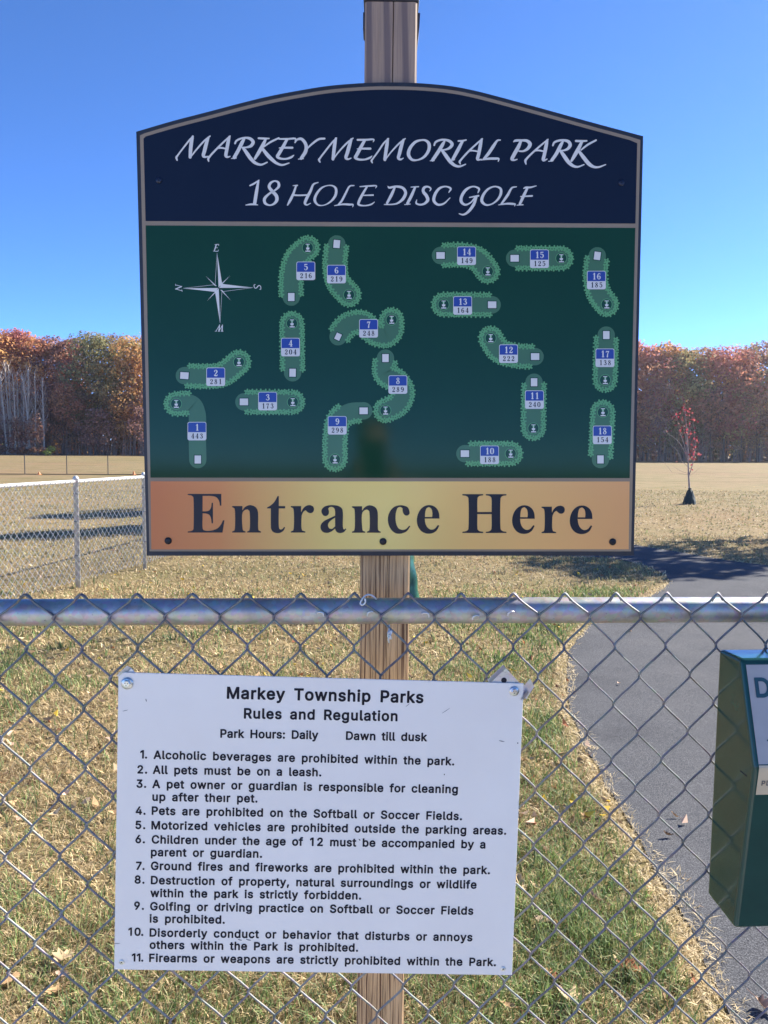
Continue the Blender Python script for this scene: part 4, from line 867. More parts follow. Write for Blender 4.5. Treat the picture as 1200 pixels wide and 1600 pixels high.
# tan line frame, panels above it
sheet('tan_border', [arch_in(6.2, 5.6, 4.4) + [(rx(861.5, 4.4), 861.5), (lx(861.5, 4.6), 861.5)]], M['tan'], 1, big)
sheet('navy_panel', [arch_in(11.5, 11.2, 9.2) + [(rx(349, 9.2), 349.5), (lx(345, 11.2), 345.5)]], M['navy'], 2, big)
sheet('green_panel', [[(lx(352, 11.2), 352.3), (rx(356, 9.2), 356.2), (rx(747, 9.2), 747), (lx(746, 9.0), 746.3)]], M['green'], 2, big)
sheet('orange_panel', [[(lx(752, 9.0), 752), (rx(752, 9.2), 752.3), (rx(858, 8.2), 858.2), (lx(858, 7.6), 858.4)]], M['orange'], 2, big)

def trace(mb, org, sc, strokes, off, ws=1.0, board=BS, n=6, mi=0):
    for k, st in enumerate(strokes):
        pts = []
        closed = len(st) > 3 and st[0][:2] == st[-1][:2]
        for (x, y, w) in st:
            q = board.at(org[0] + x / sc, org[1] + y / sc)
            pts.append((q[0], q[1], w / sc * 1.32 / FOC))
        stroke_mesh(mb, pts, ws, off - 0.00003 * (k % 9), n=n, closed=closed, mi=mi)

CA = ((265, 195), 7.059); CB = ((425, 195), 7.059); CC = ((580, 195), 5.714); CD = ((780, 195), 6.667); CE = ((375, 270), 5.217); CF = ((595, 270), 4.706)
TITLE = [
 (CA, [[(262, 126, 10), (225, 165, 16), (150, 260, 15), (90, 340, 16), (76, 362, 20), (84, 392, 14)], [(256, 132, 22), (245, 175, 33), (233, 270, 34), (228, 358, 30)], [(226, 366, 12), (290, 285, 15), (385, 178, 17), (447, 127, 13)], [(428, 145, 22), (408, 205, 33), (386, 290, 35), (374, 345, 30), (395, 357, 20), (428, 350, 10)]]),
 (CA, [[(668, 126, 12), (620, 170, 16), (520, 268, 18), (445, 350, 19), (427, 377, 21), (432, 404, 12)], [(660, 135, 22), (648, 185, 32), (633, 270, 32), (623, 345, 30), (640, 357, 20), (668, 350, 10)], [(525, 262, 12), (570, 256, 17), (628, 268, 15)]]),
 (CA, [[(723, 207, 18), (735, 182, 18), (775, 158, 18), (835, 145, 18), (890, 156, 28), (922, 192, 32), (900, 233, 28), (852, 250, 17), (803, 252, 12)], [(828, 150, 18), (805, 190, 32), (760, 280, 33), (714, 362, 33)], [(684, 374, 8), (735, 368, 12)], [(812, 258, 24), (850, 310, 34), (900, 380, 34), (950, 425, 27), (1010, 442, 19), (1077, 416, 12)]]),
 (CA, [[(982, 150, 18), (1040, 153, 19), (1098, 153, 12)], [(1062, 158, 20), (1035, 215, 33), (985, 305, 33), (942, 375, 24)], [(1040, 245, 12), (1110, 195, 18), (1205, 148, 16)], [(1025, 265, 26), (1080, 335, 36), (1130, 385, 33), (1180, 425, 25), (1240, 445, 19), (1318, 424, 11)]]),
 (CB, [[(80, 158, 14), (170, 158, 17), (262, 157, 15), (254, 182, 7)], [(165, 165, 26), (130, 230, 30), (78, 320, 32), (60, 352, 30), (85, 371, 22), (150, 378, 17), (212, 360, 20), (240, 338, 10)], [(80, 258, 9), (120, 255, 17), (225, 255, 21)]]),
 (CB, [[(254, 198, 12), (275, 168, 18), (320, 157, 26), (358, 190, 30), (378, 240, 33), (370, 298, 34), (322, 372, 30)], [(292, 381, 8), (345, 374, 12)], [(382, 272, 12), (440, 215, 18), (520, 160, 20), (580, 154, 18)]]),
 (CB, [[(712, 148, 12), (670, 190, 16), (590, 290, 17), (528, 372, 18), (519, 387, 21), (530, 414, 12)], [(705, 153, 22), (694, 205, 32), (682, 300, 33), (673, 380, 28)], [(672, 388, 10), (730, 308, 14), (830, 200, 17), (894, 150, 12)], [(876, 162, 22), (856, 222, 33), (832, 310, 34), (816, 368, 28), (840, 381, 18), (872, 370, 10)]]),
 (CB, [[(944, 168, 18), (1030, 168, 19), (1124, 166, 14), (1116, 190, 7)], [(1020, 178, 26), (985, 240, 31), (937, 330, 33), (920, 362, 30), (948, 381, 22), (1020, 385, 17), (1080, 365, 19), (1102, 347, 9)], [(940, 268, 9), (990, 265, 17), (1085, 265, 21)]]),
 (CC, [[(155, 124, 10), (115, 162, 13), (60, 243, 13), (12, 308, 13), (3, 322, 16), (10, 341, 9)], [(148, 130, 18), (142, 170, 26), (130, 250, 26), (122, 312, 24)], [(123, 318, 9), (175, 248, 11), (255, 163, 13), (304, 125, 9)], [(288, 136, 18), (272, 182, 26), (252, 260, 27), (243, 300, 22), (262, 311, 15), (287, 299, 7)]]),
 (CC, [[(450, 138, 13), (395, 155, 20), (345, 213, 25), (333, 268, 27), (362, 311, 20), (410, 316, 12), (472, 288, 19), (515, 222, 25), (514, 168, 25), (484, 141, 17), (450, 138, 13)]]),
 (CC, [[(562, 184, 13), (573, 158, 16), (615, 138, 15), (660, 136, 16), (703, 150, 22), (722, 176, 25), (702, 206, 21), (662, 223, 13), (625, 226, 9)], [(655, 146, 14), (635, 182, 26), (590, 255, 27), (548, 316, 25)], [(526, 323, 6), (562, 320, 9)], [(632, 230, 20), (665, 275, 28), (710, 335, 27), (750, 366, 21), (790, 373, 15), (842, 354, 9)]]),
 (CC, [[(778, 146, 13), (812, 145, 14), (847, 137, 10)], [(815, 148, 20), (780, 215, 27), (728, 310, 24)], [(708, 318, 7), (742, 313, 9)]]),
 (CC, [[(992, 127, 11), (950, 163, 13), (860, 248, 15), (802, 313, 15), (789, 332, 17), (795, 351, 9)], [(985, 133, 18), (975, 180, 26), (960, 260, 26), (950, 308, 24), (965, 313, 14), (985, 310, 8)], [(865, 238, 9), (900, 232, 12), (962, 242, 11)]]),
 (CC, [[(1152, 138, 10), (1128, 141, 14), (1092, 190, 24), (1045, 260, 24), (1005, 306, 18)], [(978, 317, 6), (1040, 305, 16), (1105, 303, 18), (1138, 306, 14), (1134, 328, 7)]]),
 (CD, [[(150, 178, 10), (165, 168, 20), (235, 164, 19), (290, 170, 26), (320, 202, 34), (300, 246, 28), (250, 276, 17), (205, 276, 12)], [(225, 172, 22), (200, 230, 33), (150, 320, 33), (133, 360, 30), (155, 370, 15), (185, 362, 10)]]),
 (CD, [[(508, 153, 11), (460, 193, 15), (360, 280, 17), (287, 353, 19), (272, 376, 22), (278, 411, 11)], [(500, 162, 20), (490, 210, 31), (470, 310, 31), (459, 368, 28), (475, 370, 16), (498, 358, 9)], [(365, 275, 13), (400, 268, 15), (475, 280, 13)]]),
 (CD, [[(558, 217, 16), (572, 187, 19), (618, 167, 19), (680, 164, 21), (723, 180, 29), (738, 213, 31), (715, 250, 25), (670, 269, 15), (632, 269, 10)], [(662, 176, 18), (640, 215, 31), (590, 310, 31), (547, 370, 28)], [(513, 383, 8), (558, 376, 11)], [(638, 274, 24), (675, 327, 34), (725, 395, 33), (770, 430, 25), (815, 440, 17), (882, 417, 10)]]),
 (CD, [[(798, 170, 20), (850, 172, 20), (910, 169, 14)], [(860, 178, 24), (830, 240, 33), (785, 320, 33), (752, 376, 22)], [(850, 265, 12), (920, 210, 18), (1007, 163, 16)], [(835, 285, 26), (880, 345, 34), (940, 415, 33), (985, 440, 23), (1030, 443, 17), (1107, 417, 10)]]),
 (CE, [[(82, 105, 10), (110, 92, 13), (155, 62, 8)], [(150, 70, 14), (136, 150, 23), (120, 252, 24)], [(48, 264, 6), (95, 258, 13), (145, 263, 6)]]),
 (CE, [[(285, 68, 11), (250, 85, 17), (238, 115, 21), (262, 150, 23), (297, 190, 25), (300, 225, 23), (275, 255, 15), (240, 265, 11), (205, 248, 19), (200, 215, 21), (235, 175, 15), (290, 140, 13), (317, 110, 19), (312, 80, 17), (285, 68, 11)]]),
 (CE, [[(433, 106, 6), (468, 104, 10)], [(457, 108, 13), (436, 170, 17), (406, 232, 18), (388, 264, 9)], [(426, 182, 12), (480, 185, 11), (560, 182, 11)], [(637, 80, 7), (600, 95, 13), (575, 150, 19), (537, 225, 21), (530, 252, 17), (545, 263, 10), (575, 250, 6)]]),
 (CE, [[(715, 105, 7), (665, 125, 13), (620, 182, 18), (610, 227, 19), (635, 262, 12), (680, 266, 7), (740, 235, 13), (780, 180, 19), (781, 130, 17), (757, 108, 11), (715, 105, 7)]]),
 (CE, [[(930, 105, 7), (895, 110, 11), (862, 168, 15), (827, 233, 15), (800, 262, 10)], [(770, 269, 5), (840, 258, 12), (895, 260, 14), (922, 262, 10), (918, 279, 5)]]),
 (CE, [[(978, 114, 7), (1050, 109, 11), (1113, 109, 9), (1106, 125, 5)], [(1035, 115, 13), (1005, 165, 17), (970, 235, 19), (966, 258, 16), (1012, 269, 9), (1070, 258, 11), (1096, 240, 5)], [(985, 186, 7), (1085, 183, 11)]]),
 (CF, [[(52, 100, 5), (60, 110, 12), (110, 102, 13), (160, 112, 17), (182, 145, 19), (165, 190, 19), (120, 226, 11), (70, 234, 8), (26, 234, 6)], [(102, 110, 13), (80, 160, 19), (46, 224, 15)]]),
 (CF, [[(222, 106, 6), (277, 103, 8)], [(252, 108, 14), (225, 170, 19), (195, 228, 17)], [(175, 235, 5), (215, 231, 7)]]),
 (CF, [[(360, 135, 5), (368, 118, 9), (345, 103, 11), (317, 112, 17), (312, 138, 19), (335, 170, 21), (345, 200, 21), (320, 228, 14), (285, 235, 11), (260, 224, 11), (264, 200, 5)]]),
 (CF, [[(500, 145, 6), (514, 118, 13), (478, 102, 9), (432, 115, 15), (396, 165, 19), (391, 208, 19), (420, 235, 14), (462, 228, 11), (508, 186, 6)]]),
 (CF, [[(714, 148, 6), (722, 120, 13), (680, 102, 9), (627, 125, 17), (592, 180, 19), (592, 215, 19), (620, 236, 13), (660, 220, 9), (693, 183, 12)], [(652, 182, 7), (718, 170, 11)], [(702, 180, 15), (682, 235, 19), (640, 290, 16), (605, 309, 11), (576, 302, 6)]]),
 (CF, [[(840, 102, 9), (790, 120, 13), (750, 170, 18), (743, 210, 19), (770, 236, 13), (810, 233, 9), (857, 200, 13), (882, 155, 17), (880, 118, 15), (840, 102, 9)]]),
 (CF, [[(997, 104, 6), (965, 111, 11), (932, 165, 17), (886, 230, 12)], [(866, 237, 5), (930, 228, 12), (972, 230, 13), (987, 232, 9), (983, 245, 5)]]),
 (CF, [[(1050, 116, 6), (1062, 110, 12), (1100, 108, 11), (1142, 97, 6)], [(1078, 112, 14), (1052, 165, 19), (1022, 230, 16)], [(1000, 239, 5), (1045, 236, 7)], [(1028, 176, 7), (1112, 171, 11)]]),
]
for i, (c_, st) in enumerate(TITLE):
    mb = MB(); trace(mb, c_[0], c_[1], st, 3 * LY, 1.10)
    mb.build('title_letter', M['sign_white'], big)

# Entrance Here: outlines of the bold roman letters
GE = ((285, 755), 3.529); GH = ((600, 755), 3.3333)
LE = [[(30, 59), (215, 59), (215, 124), (208, 124), (202, 96), (188, 78), (165, 71), (112, 70), (112, 155), (130, 155), (148, 150), (158, 135), (162, 108), (169, 108), (169, 221), (162, 221), (157, 190), (148, 174), (130, 167), (112, 166), (112, 248), (116, 258), (130, 262), (160, 261), (195, 248), (214, 226), (224, 204), (232, 205), (222, 272), (30, 272), (30, 266), (50, 263), (60, 256), (62, 240), (62, 90), (60, 76), (50, 68), (30, 65)]]
Ln = [[(275, 126), (331, 126), (331, 150), (345, 132), (368, 121), (390, 124), (408, 136), (416, 155), (418, 175), (418, 245), (421, 259), (433, 266), (433, 272), (358, 272), (358, 266), (369, 261), (372, 248), (372, 172), (369, 152), (358, 144), (345, 148), (332, 162), (332, 248), (335, 261), (348, 266), (348, 272), (275, 272), (275, 266), (287, 261), (290, 248), (290, 152), (287, 138), (275, 132)]]
Lt = [[(532, 71), (532, 126), (567, 126), (567, 139), (532, 139), (532, 238), (535, 252), (543, 256), (553, 251), (561, 241), (567, 244), (557, 262), (540, 273), (520, 275), (500, 268), (489, 250), (488, 235), (488, 139), (467, 139), (467, 134), (490, 120), (508, 102), (525, 71)]]
Lr = [[(598, 126), (655, 126), (655, 160), (667, 138), (685, 124), (706, 121), (722, 130), (726, 146), (718, 161), (704, 165), (690, 159), (680, 149), (669, 156), (659, 175), (657, 195), (657, 248), (661, 261), (678, 266), (678, 272), (598, 272), (598, 266), (611, 261), (614, 248), (614, 152), (610, 138), (598, 132)]]
La = [[(768, 163), (768, 146), (782, 130), (806, 122), (835, 121), (862, 126), (880, 140), (885, 160), (885, 240), (888, 253), (893, 255), (899, 249), (904, 253), (892, 268), (872, 275), (855, 271), (844, 258), (842, 250), (825, 264), (800, 274), (776, 269), (763, 252), (764, 228), (782, 208), (812, 193), (842, 179), (842, 158), (838, 140), (826, 131), (812, 132), (804, 140), (808, 155), (806, 170), (795, 180), (780, 179)], [(842, 190), (822, 203), (807, 218), (803, 235), (810, 249), (824, 252), (842, 238)]]
Lc = [[(133, 148), (124, 126), (105, 117), (80, 115), (52, 124), (32, 145), (21, 175), (22, 208), (36, 240), (60, 260), (90, 262), (118, 250), (137, 224), (131, 221), (115, 238), (95, 243), (75, 234), (63, 208), (60, 175), (64, 145), (72, 128), (85, 124), (96, 130), (98, 150), (108, 166), (122, 168), (132, 160)]]
Lo = [[(289, 184), (212, 184), (216, 210), (228, 232), (246, 242), (264, 237), (281, 217), (288, 221), (274, 246), (252, 260), (222, 262), (195, 250), (177, 225), (171, 195), (177, 160), (194, 132), (220, 116), (250, 116), (274, 131), (286, 155)], [(213, 176), (251, 176), (252, 155), (247, 134), (235, 124), (222, 130), (215, 150)]]
LH = [[(408, 57), (516, 57), (516, 63), (496, 67), (488, 75), (486, 88), (486, 150), (560, 150), (560, 88), (558, 75), (550, 67), (530, 63), (530, 57), (637, 57), (637, 63), (617, 67), (608, 75), (606, 88), (606, 228), (608, 241), (617, 249), (637, 253), (637, 259), (530, 259), (530, 253), (550, 249), (558, 241), (560, 228), (560, 161), (486, 161), (486, 228), (488, 241), (496, 249), (516, 253), (516, 259), (408, 259), (408, 253), (429, 249), (438, 241), (440, 228), (440, 88), (438, 75), (429, 67), (408, 63)]]
def put(crop, loops, dx=0, dy=0):
    (ox, oy), sc = crop
    L = [outline(l) for l in loops]
    sheet('foot_letter', [[(ox + dx + p[0] / sc, oy + dy + p[1] / sc) for p in l] for l in L], M['ink'], 3, big)
put(GE, LE); put(GE, Ln); put(GE, Lt); put(GE, Lr); put(GE, La); put(GE, Ln, 660 / 3.529, 0.3); put(GH, Lc); put(GH, Lo)
put(GH, LH); put(GH, Lo, 496 / 3.3333, 0.3); put(GE, Lr, 391.6, 0.9); put(GH, Lo, 796 / 3.3333, 0.6)

# compass rose
mb = MB()
def tri(mb, pts, k=0, mi=0):
    q = [BS.at(*p) for p in pts]
    ar = sum(q[i][0] * q[(i + 1) % len(q)][1] - q[(i + 1) % len(q)][0] * q[i][1] for i in range(len(q)))
    if ar < 0: q = q[::-1]
    mb.add([(p[0], 3 * LY - 0.00003 * k, p[1]) for p in q], [tuple(range(len(q)))], mi)
cx, cy = 341.7, 450
tri(mb, [(339.4, 396), (341.7, 449.4), (347.2, 443.4)], 0); tri(mb, [(395, 449.6), (342.3, 450), (347.4, 443.8)], 1)
tri(mb, [(344, 504.5), (341.9, 450.8), (336.2, 455.8)], 2); tri(mb, [(286.8, 450.6), (341.3, 450.2), (336, 456.2)], 3)
for k, (ex, ey) in enumerate(((359.8, 430.6), (321.6, 431.4), (323.6, 470.4), (361.0, 469.8))):
    d = np.array([ex - cx, ey - cy]); d /= np.linalg.norm(d); nn = np.array([-d[1], d[0]])
    p = np.array([cx, cy]) + d * 4; q = p + d * 2.2
    tri(mb, [tuple(p + nn * 0.2), (ex, ey), tuple(q - nn * 1.5)], 4 + k)
for k, st in enumerate(([(339.4, 396), (336.3, 445), ], [(286.8, 450.6), (336, 445)], [(395, 449.6), (347, 456)], [(344, 504.5), (347, 456)])):
    trace(mb, (0, 0), 1, [[(p[0], p[1], 0.45) for p in st]], 3 * LY - 0.0003)
mb.build('compass_rose', M['sign_white'], big)
c3 = ((210, 340), 4.0)
mb = MB()
trace(mb, *c3, [[(503, 170, 3), (527, 169, 4), (526, 177, 2)], [(512, 171, 6), (506, 190, 7), (500, 209, 5)], [(494, 210, 3), (523, 210, 4), (526, 202, 2)], [(507, 190, 3), (520, 189, 3)]], 3 * LY)
mb.build('compass_letter', M['sign_white'], big)
mb = MB()
trace(mb, (325, 500), 23.8, [[(300, 415, 20), (440, 190, 22)], [(432, 185, 30), (410, 418, 42)], [(420, 400, 20), (545, 190, 24)], [(541, 190, 32), (524, 418, 44)], [(265, 420, 14), (325, 420, 14)], [(370, 420, 14), (445, 420, 14)], [(480, 420, 14), (570, 420, 14)]], 3 * LY)
mb.build('compass_letter', M['sign_white'], big)
mb = MB()
trace(mb, (265, 435), 23.8, [[(230, 400, 38), (450, 305, 38)], [(225, 245, 20), (450, 305, 20)], [(250, 400, 20), (460, 465, 20)], [(220, 215, 16), (230, 275, 16)], [(455, 425, 16), (480, 490, 16)]], 3 * LY)
mb.build('compass_letter', M['sign_white'], big)
mb = MB()
trace(mb, (385, 435), 23.8, [[(335, 235, 18), (292, 245, 24), (290, 300, 26), (305, 350, 26), (350, 370, 28), (400, 335, 34), (440, 285, 34), (490, 268, 28), (533, 310, 26), (538, 370, 24), (530, 415, 22), (490, 405, 14)]], 3 * LY)
mb.build('compass_letter', M['sign_white'], big)

# the eighteen holes
DIG = {
 '0': [[(30, 2, 5), (12, 18, 15), (8, 50, 17), (12, 82, 15), (30, 98, 5), (48, 82, 15), (52, 50, 17), (48, 18, 15), (30, 2, 5)]],
 '1': [[(14, 20, 6), (32, 4, 8)], [(34, 4, 17), (34, 95, 17)], [(16, 96, 6), (52, 96, 6)]],
 '2': [[(12, 28, 14), (14, 10, 10), (32, 3, 7), (48, 22, 17), (40, 48, 14), (22, 68, 9), (9, 90, 8)], [(10, 90, 15), (48, 92, 14), (54, 74, 5)]],
 '3': [[(12, 20, 13), (22, 5, 7), (42, 10, 13), (44, 30, 14), (26, 46, 7)], [(26, 46, 7), (48, 58, 15), (48, 82, 16), (28, 97, 7), (10, 82, 13)]],
 '4': [[(38, 4, 8), (22, 36, 6), (6, 68, 6)], [(4, 70, 9), (56, 70, 9)], [(40, 4, 15), (40, 95, 16)], [(24, 96, 6), (55, 96, 6)]],
 '5': [[(14, 6, 8), (12, 44, 6)], [(13, 9, 14), (48, 7, 12)], [(12, 44, 6), (36, 38, 10), (51, 64, 18), (38, 92, 10), (20, 97, 6), (10, 82, 13)]],
 '6': [[(48, 14, 11), (34, 2, 7), (16, 24, 14), (9, 60, 18), (22, 94, 8), (42, 92, 10), (50, 68, 17), (38, 44, 8), (14, 58, 6)]],
 '7': [[(8, 28, 6), (10, 9, 10), (30, 11, 14), (52, 6, 8)], [(52, 6, 7), (34, 46, 12), (28, 95, 18)]],
 '8': [[(30, 2, 6), (13, 20, 13), (26, 42, 12), (48, 66, 15), (44, 90, 10), (30, 98, 6), (12, 88, 12), (12, 66, 12), (34, 44, 8), (46, 22, 12), (30, 2, 6)]],
 '9': [[(12, 86, 11), (26, 98, 7), (44, 76, 14), (51, 40, 18), (38, 6, 8), (18, 8, 10), (10, 32, 17), (22, 56, 8), (46, 42, 6)]],
}
def number(mb, txt, cx, cy, hgt, track, mi, off):
    w = hgt * 0.62
    tot = w * len(txt) + track * (len(txt) - 1)
    x0 = cx - tot / 2
    for ch in txt:
        trace(mb, (x0, cy - hgt / 2), 100 / hgt, DIG[ch], off, ws=1.14, n=4, mi=mi)
        x0 += w + track
def disc(mb, cx, cy, r, mi, k, n=20):
    tri(mb, [(cx + r * cos(2 * pi * i / n), cy + r * sin(2 * pi * i / n)) for i in range(n)], k, mi)
def offset_line(path, d):
    P = np.array(path, float); T = np.empty_like(P); T[1:-1] = P[2:] - P[:-2]; T[0] = P[1] - P[0]; T[-1] = P[-1] - P[-2]
    T /= np.linalg.norm(T, axis=1, keepdims=True)
    return P + np.stack([-T[:, 1], T[:, 0]], 1) * d
HOLES = [
 (1, 443, (309.3, 718), (275.5, 631), [(309.3, 718), (308.4, 680), (307.6, 645), (300, 631.5), (275.5, 631)], (308, 673.7), 0, 'end'),
 (2, 281, (288.3, 587), (373.5, 565.8), [(288.3, 587), (320, 588), (348, 585), (373.5, 565.8)], (337.3, 588.8), 4, None),
 (3, 173, (381.3, 628), (457.5, 628.3), [(381.3, 628), (457.5, 628.3)], (418.3, 626.8), 0, None),
 (4, 204, (457.3, 582.5), (456.3, 505.5), [(457.3, 582.5), (456.3, 505.5)], (454, 542.5), 1, None),
 (5, 216, (455.2, 464.3), (480.9, 387.3), [(455.2, 464.3), (455.5, 430), (463, 404), (480.9, 387.3)], (477.9, 423.5), 0, None),
 (6, 219, (526.2, 381.5), (545.3, 460.8), [(526.2, 381.5), (523.5, 415), (528, 440), (545.3, 460.8)], (525.7, 428.6), 5, None),
 (7, 248, (528.3, 526.2), (611.8, 499.8), [(528.3, 526.2), (543, 508), (566, 504), (586, 521), (604, 524), (611.3, 516), (611.8, 499.8)], (575.9, 513.3), 25, None),
 (8, 289, (602.3, 559.6), (602.3, 641.5), [(602.3, 559.6), (602, 584), (619, 595), (629, 612), (622, 631), (602.3, 641.5)], (621.6, 601), 0, None),
 (9, 298, (568.2, 642), (523.4, 717.8), [(568.2, 642), (546, 644), (529, 656), (524, 682), (523.4, 717.8)], (527, 664.6), 0, 'skip'),
 (10, 188, (726.3, 708.8), (797.7, 708.8), [(726.3, 708.8), (797.7, 708.8)], (764.7, 710.7), 0, None),
 (11, 240, (834.3, 597.3), (833.2, 669.3), [(834.3, 597.3), (833.2, 669.3)], (834.8, 624.5), 0, None),
 (12, 222, (835.9, 557.3), (766.5, 528.5), [(835.9, 557.3), (808, 556), (780, 548), (766.5, 528.5)], (794.3, 552.8), 0, None),
 (13, 164, (768.8, 476.4), (693, 476), [(768.8, 476.4), (693, 476)], (722.7, 477.5), 0, None),
 (14, 149, (688.3, 399.4), (762, 424.2), [(688.3, 399.4), (722, 398.5), (746, 405), (762, 424.2)], (728.8, 400), 0, None),
 (15, 125, (804, 403.8), (876.7, 403.8), [(804, 403.8), (876.7, 403.8)], (842.6, 404.6), 0, None),
 (16, 185, (933, 400), (947.6, 475.8), [(933, 400), (930, 432), (935, 458), (947.6, 475.8)], (931.5, 437.9), 8, None),
 (17, 138, (947, 523.7), (945.2, 593.9), [(947, 523.7), (945.2, 593.9)], (944.9, 559.2), 0, None),
 (18, 154, (938, 717.9), (941.7, 644), [(938, 717.9), (941.7, 644)], (940.7, 679.5), 0, None),
]
HM = [M['fairway'], M['leafprint'], M['leafdark'], M['fairway_ring'], M['sign_white'], M['badge_blue'], M['badge_white'], M['ink'], M['green']]
for (num, yd, tee, bas, path, bad, rot, special) in HOLES:
    mb = MB()
    Rf, Rl = 13.6, 15.7
    cl = np.array(centripetal(path, n=8)) if len(path) > 2 else np.array([np.array(path[0]) + (np.array(path[1]) - np.array(path[0])) * t for t in np.linspace(0, 1, 10)])
    # fairway: ribbon plus round ends, on layers of their own
    pts = [(*BS.at(*p), 2 * Rf * 1.32 / FOC) for p in cl]
    stroke_mesh(mb, pts, 0.985, 3 * LY, n=1, mi=0)
    for e in (cl[0], cl[-1]):
        disc(mb, e[0], e[1], Rf, 0, 1 if e is cl[0] else 2, 28)
    # leafy border all round except at the tee
    A = offset_line(cl, Rl); B = offset_line(cl, -Rl)
    t_end = (cl[-1] - cl[-2]); t_end /= np.linalg.norm(t_end); n_end = np.array([-t_end[1], t_end[0]])
    arc = [cl[-1] + Rl * (n_end * cos(a) + t_end * sin(a)) for a in np.linspace(0, pi, 14)]
    border = np.vstack([A, np.array(arc), B[::-1]])
    seg = np.linalg.norm(np.diff(border, axis=0), axis=1); cum = np.concatenate([[0], np.cumsum(seg)])
    tot = cum[-1]; step = 7.1
    hr = np.random.default_rng(num)
    s_ = 5.0
    while s_ < tot - 3:
        i = min(np.searchsorted(cum, s_) - 1, len(seg) - 1); i = max(i, 0)
        p = border[i] + (border[i + 1] - border[i]) * (s_ - cum[i]) / max(seg[i], 1e-6)
        s_ += step
        # inside of a bend: leave out clumps that fall on the fairway
        if np.min(np.linalg.norm(cl - p, axis=1)) < Rl * 0.80: continue
        if special == 'end' and np.linalg.norm(p - np.array(bas)) > 27: continue
        if special == 'skip' and p[1] < 634 + 0.0 * p[0] and p[0] > 520: continue
        base = hr.random() * 6.28
        k = int(s_) % 3
        lp = []
        for q in range(15):
            a = base + 2 * pi * q / 15
            rr = 5.1 if q % 3 != 0 else 2.6
            lp.append((p[0] + rr * cos(a), p[1] + rr * sin(a)))
        tri(mb, lp, 6 + (int(s_ / step) % 4), 1)
        d = hr.random() * 6.28
        disc(mb, p[0] + 0.9 * cos(d), p[1] + 0.9 * sin(d), 1.1, 2, 11, 7)
    # tee pad
    w, h_ = (13, 10.5) if abs(path[1][0] - path[0][0]) > abs(path[1][1] - path[0][1]) else (10, 12.5)
    if num == 7: w, h_ = 8.5, 10.5
    ca, sa = cos(radians(rot)), sin(radians(rot))
    for gr, mi, k in ((1.3, 3, 12), (0, 4, 13)):
        tri(mb, [(tee[0] + ca * x - sa * y, tee[1] + sa * x + ca * y) for x, y in ((-w / 2 - gr, -h_ / 2 - gr), (w / 2 + gr, -h_ / 2 - gr), (w / 2 + gr, h_ / 2 + gr), (-w / 2 - gr, h_ / 2 + gr))], k, mi)
    # basket
    bx, by = bas
    disc(mb, bx, by, 9.0, 1, 12, 26); disc(mb, bx, by, 8.1, 3, 13, 26)
    tri(mb, [(bx - 3.6, by + 4.6), (bx + 4.2, by + 4.6), (bx + 4.2, by + 6.3), (bx - 3.6, by + 6.3)], 14, 4)
    tri(mb, [(bx - 3.2, by - 6.0), (bx + 3.4, by - 6.0), (bx + 3.4, by - 5.0), (bx - 3.2, by - 5.0)], 14, 4)
    tri(mb, [(bx - 2.4, by - 5.0), (bx + 2.6, by - 5.0), (bx + 0.9, by + 0.5), (bx - 0.7, by + 0.5)], 15, 1)
    tri(mb, [(bx - 2.6, by - 0.2), (bx + 2.8, by - 0.2), (bx + 2.4, by + 2.8), (bx - 2.2, by + 2.8)], 16, 4 if num % 2 else 6)
    tri(mb, [(bx - 0.4, by - 5), (bx + 0.6, by - 5), (bx + 0.6, by + 5), (bx - 0.4, by + 5)], 17, 4)
    # badge
    X, Y = bad
    def rr(x0, y0, x1, y1, r, k, mi, corners=(1, 1, 1, 1)):
        P = []
        for (cx_, cy_, a0, on) in ((x1 - r, y0 + r, -90, corners[1]), (x1 - r, y1 - r, 0, corners[2]), (x0 + r, y1 - r, 90, corners[3]), (x0 + r, y0 + r, 180, corners[0])):
            if on: P += [(cx_ + r * cos(radians(a0 + t)), cy_ + r * sin(radians(a0 + t))) for t in (0, 22, 45, 68, 90)]
            else: P.append((x1 if a0 in (-90, 0) else x0, y0 if a0 in (-90, 180) else y1))
        tri(mb, P, k, mi)
    rr(X - 14.7, Y - 14.4, X + 14.7, Y + 14.4, 3.0, 20, 6)
    rr(X - 13.8, Y - 13.5, X + 13.8, Y + 1.6, 2.3, 22, 5, (1, 1, 0, 0))
    number(mb, str(num), X + 0.3, Y - 5.9, 9.8, 1.3, 4, 3 * LY - 0.00072)
    number(mb, str(yd), X + 0.3, Y + 7.6, 7.8, 1.9, 7, 3 * LY - 0.00072)
    o = mb.build('hole_marking', HM, big)
    o['label'] = 'leaf edged fairway marking with the numbers %d and %d' % (num, yd)

def screw(parent, board, px, py, r, mat, name='screw', k0=-0.0012, dome=0.0018):
    u, v_ = board.at(px, py)
    mb = MB()
    prof = [(r, 0.0), (r * 0.95, -dome * 0.5), (r * 0.7, -dome * 0.9), (r * 0.3, -dome)]
    mb.lathe([(a, k0 + b) for a, b in prof], (u, 0, v_), axis='y', n=16)
    ob = mb.build(name, mat, parent, smooth=True)
    fix_normals(ob.data)
    sl = MB(); th = 0.6 + px
    for q in (0, 1):
        a = th + q * pi / 2; d = (cos(a) * r * 0.5, sin(a) * r * 0.5); e = (-sin(a) * r * 0.11, cos(a) * r * 0.11)
        sl.add([(u + s1 * d[0] + s2 * e[0], k0 - dome - 0.0002 - 0.00005 * q, v_ + s1 * d[1] + s2 * e[1]) for s1, s2 in ((-1, -1), (1, -1), (1, 1), (-1, 1))], [(0, 1, 2, 3)])
    s = sl.build('recess', M['ink'], ob); 
    return ob
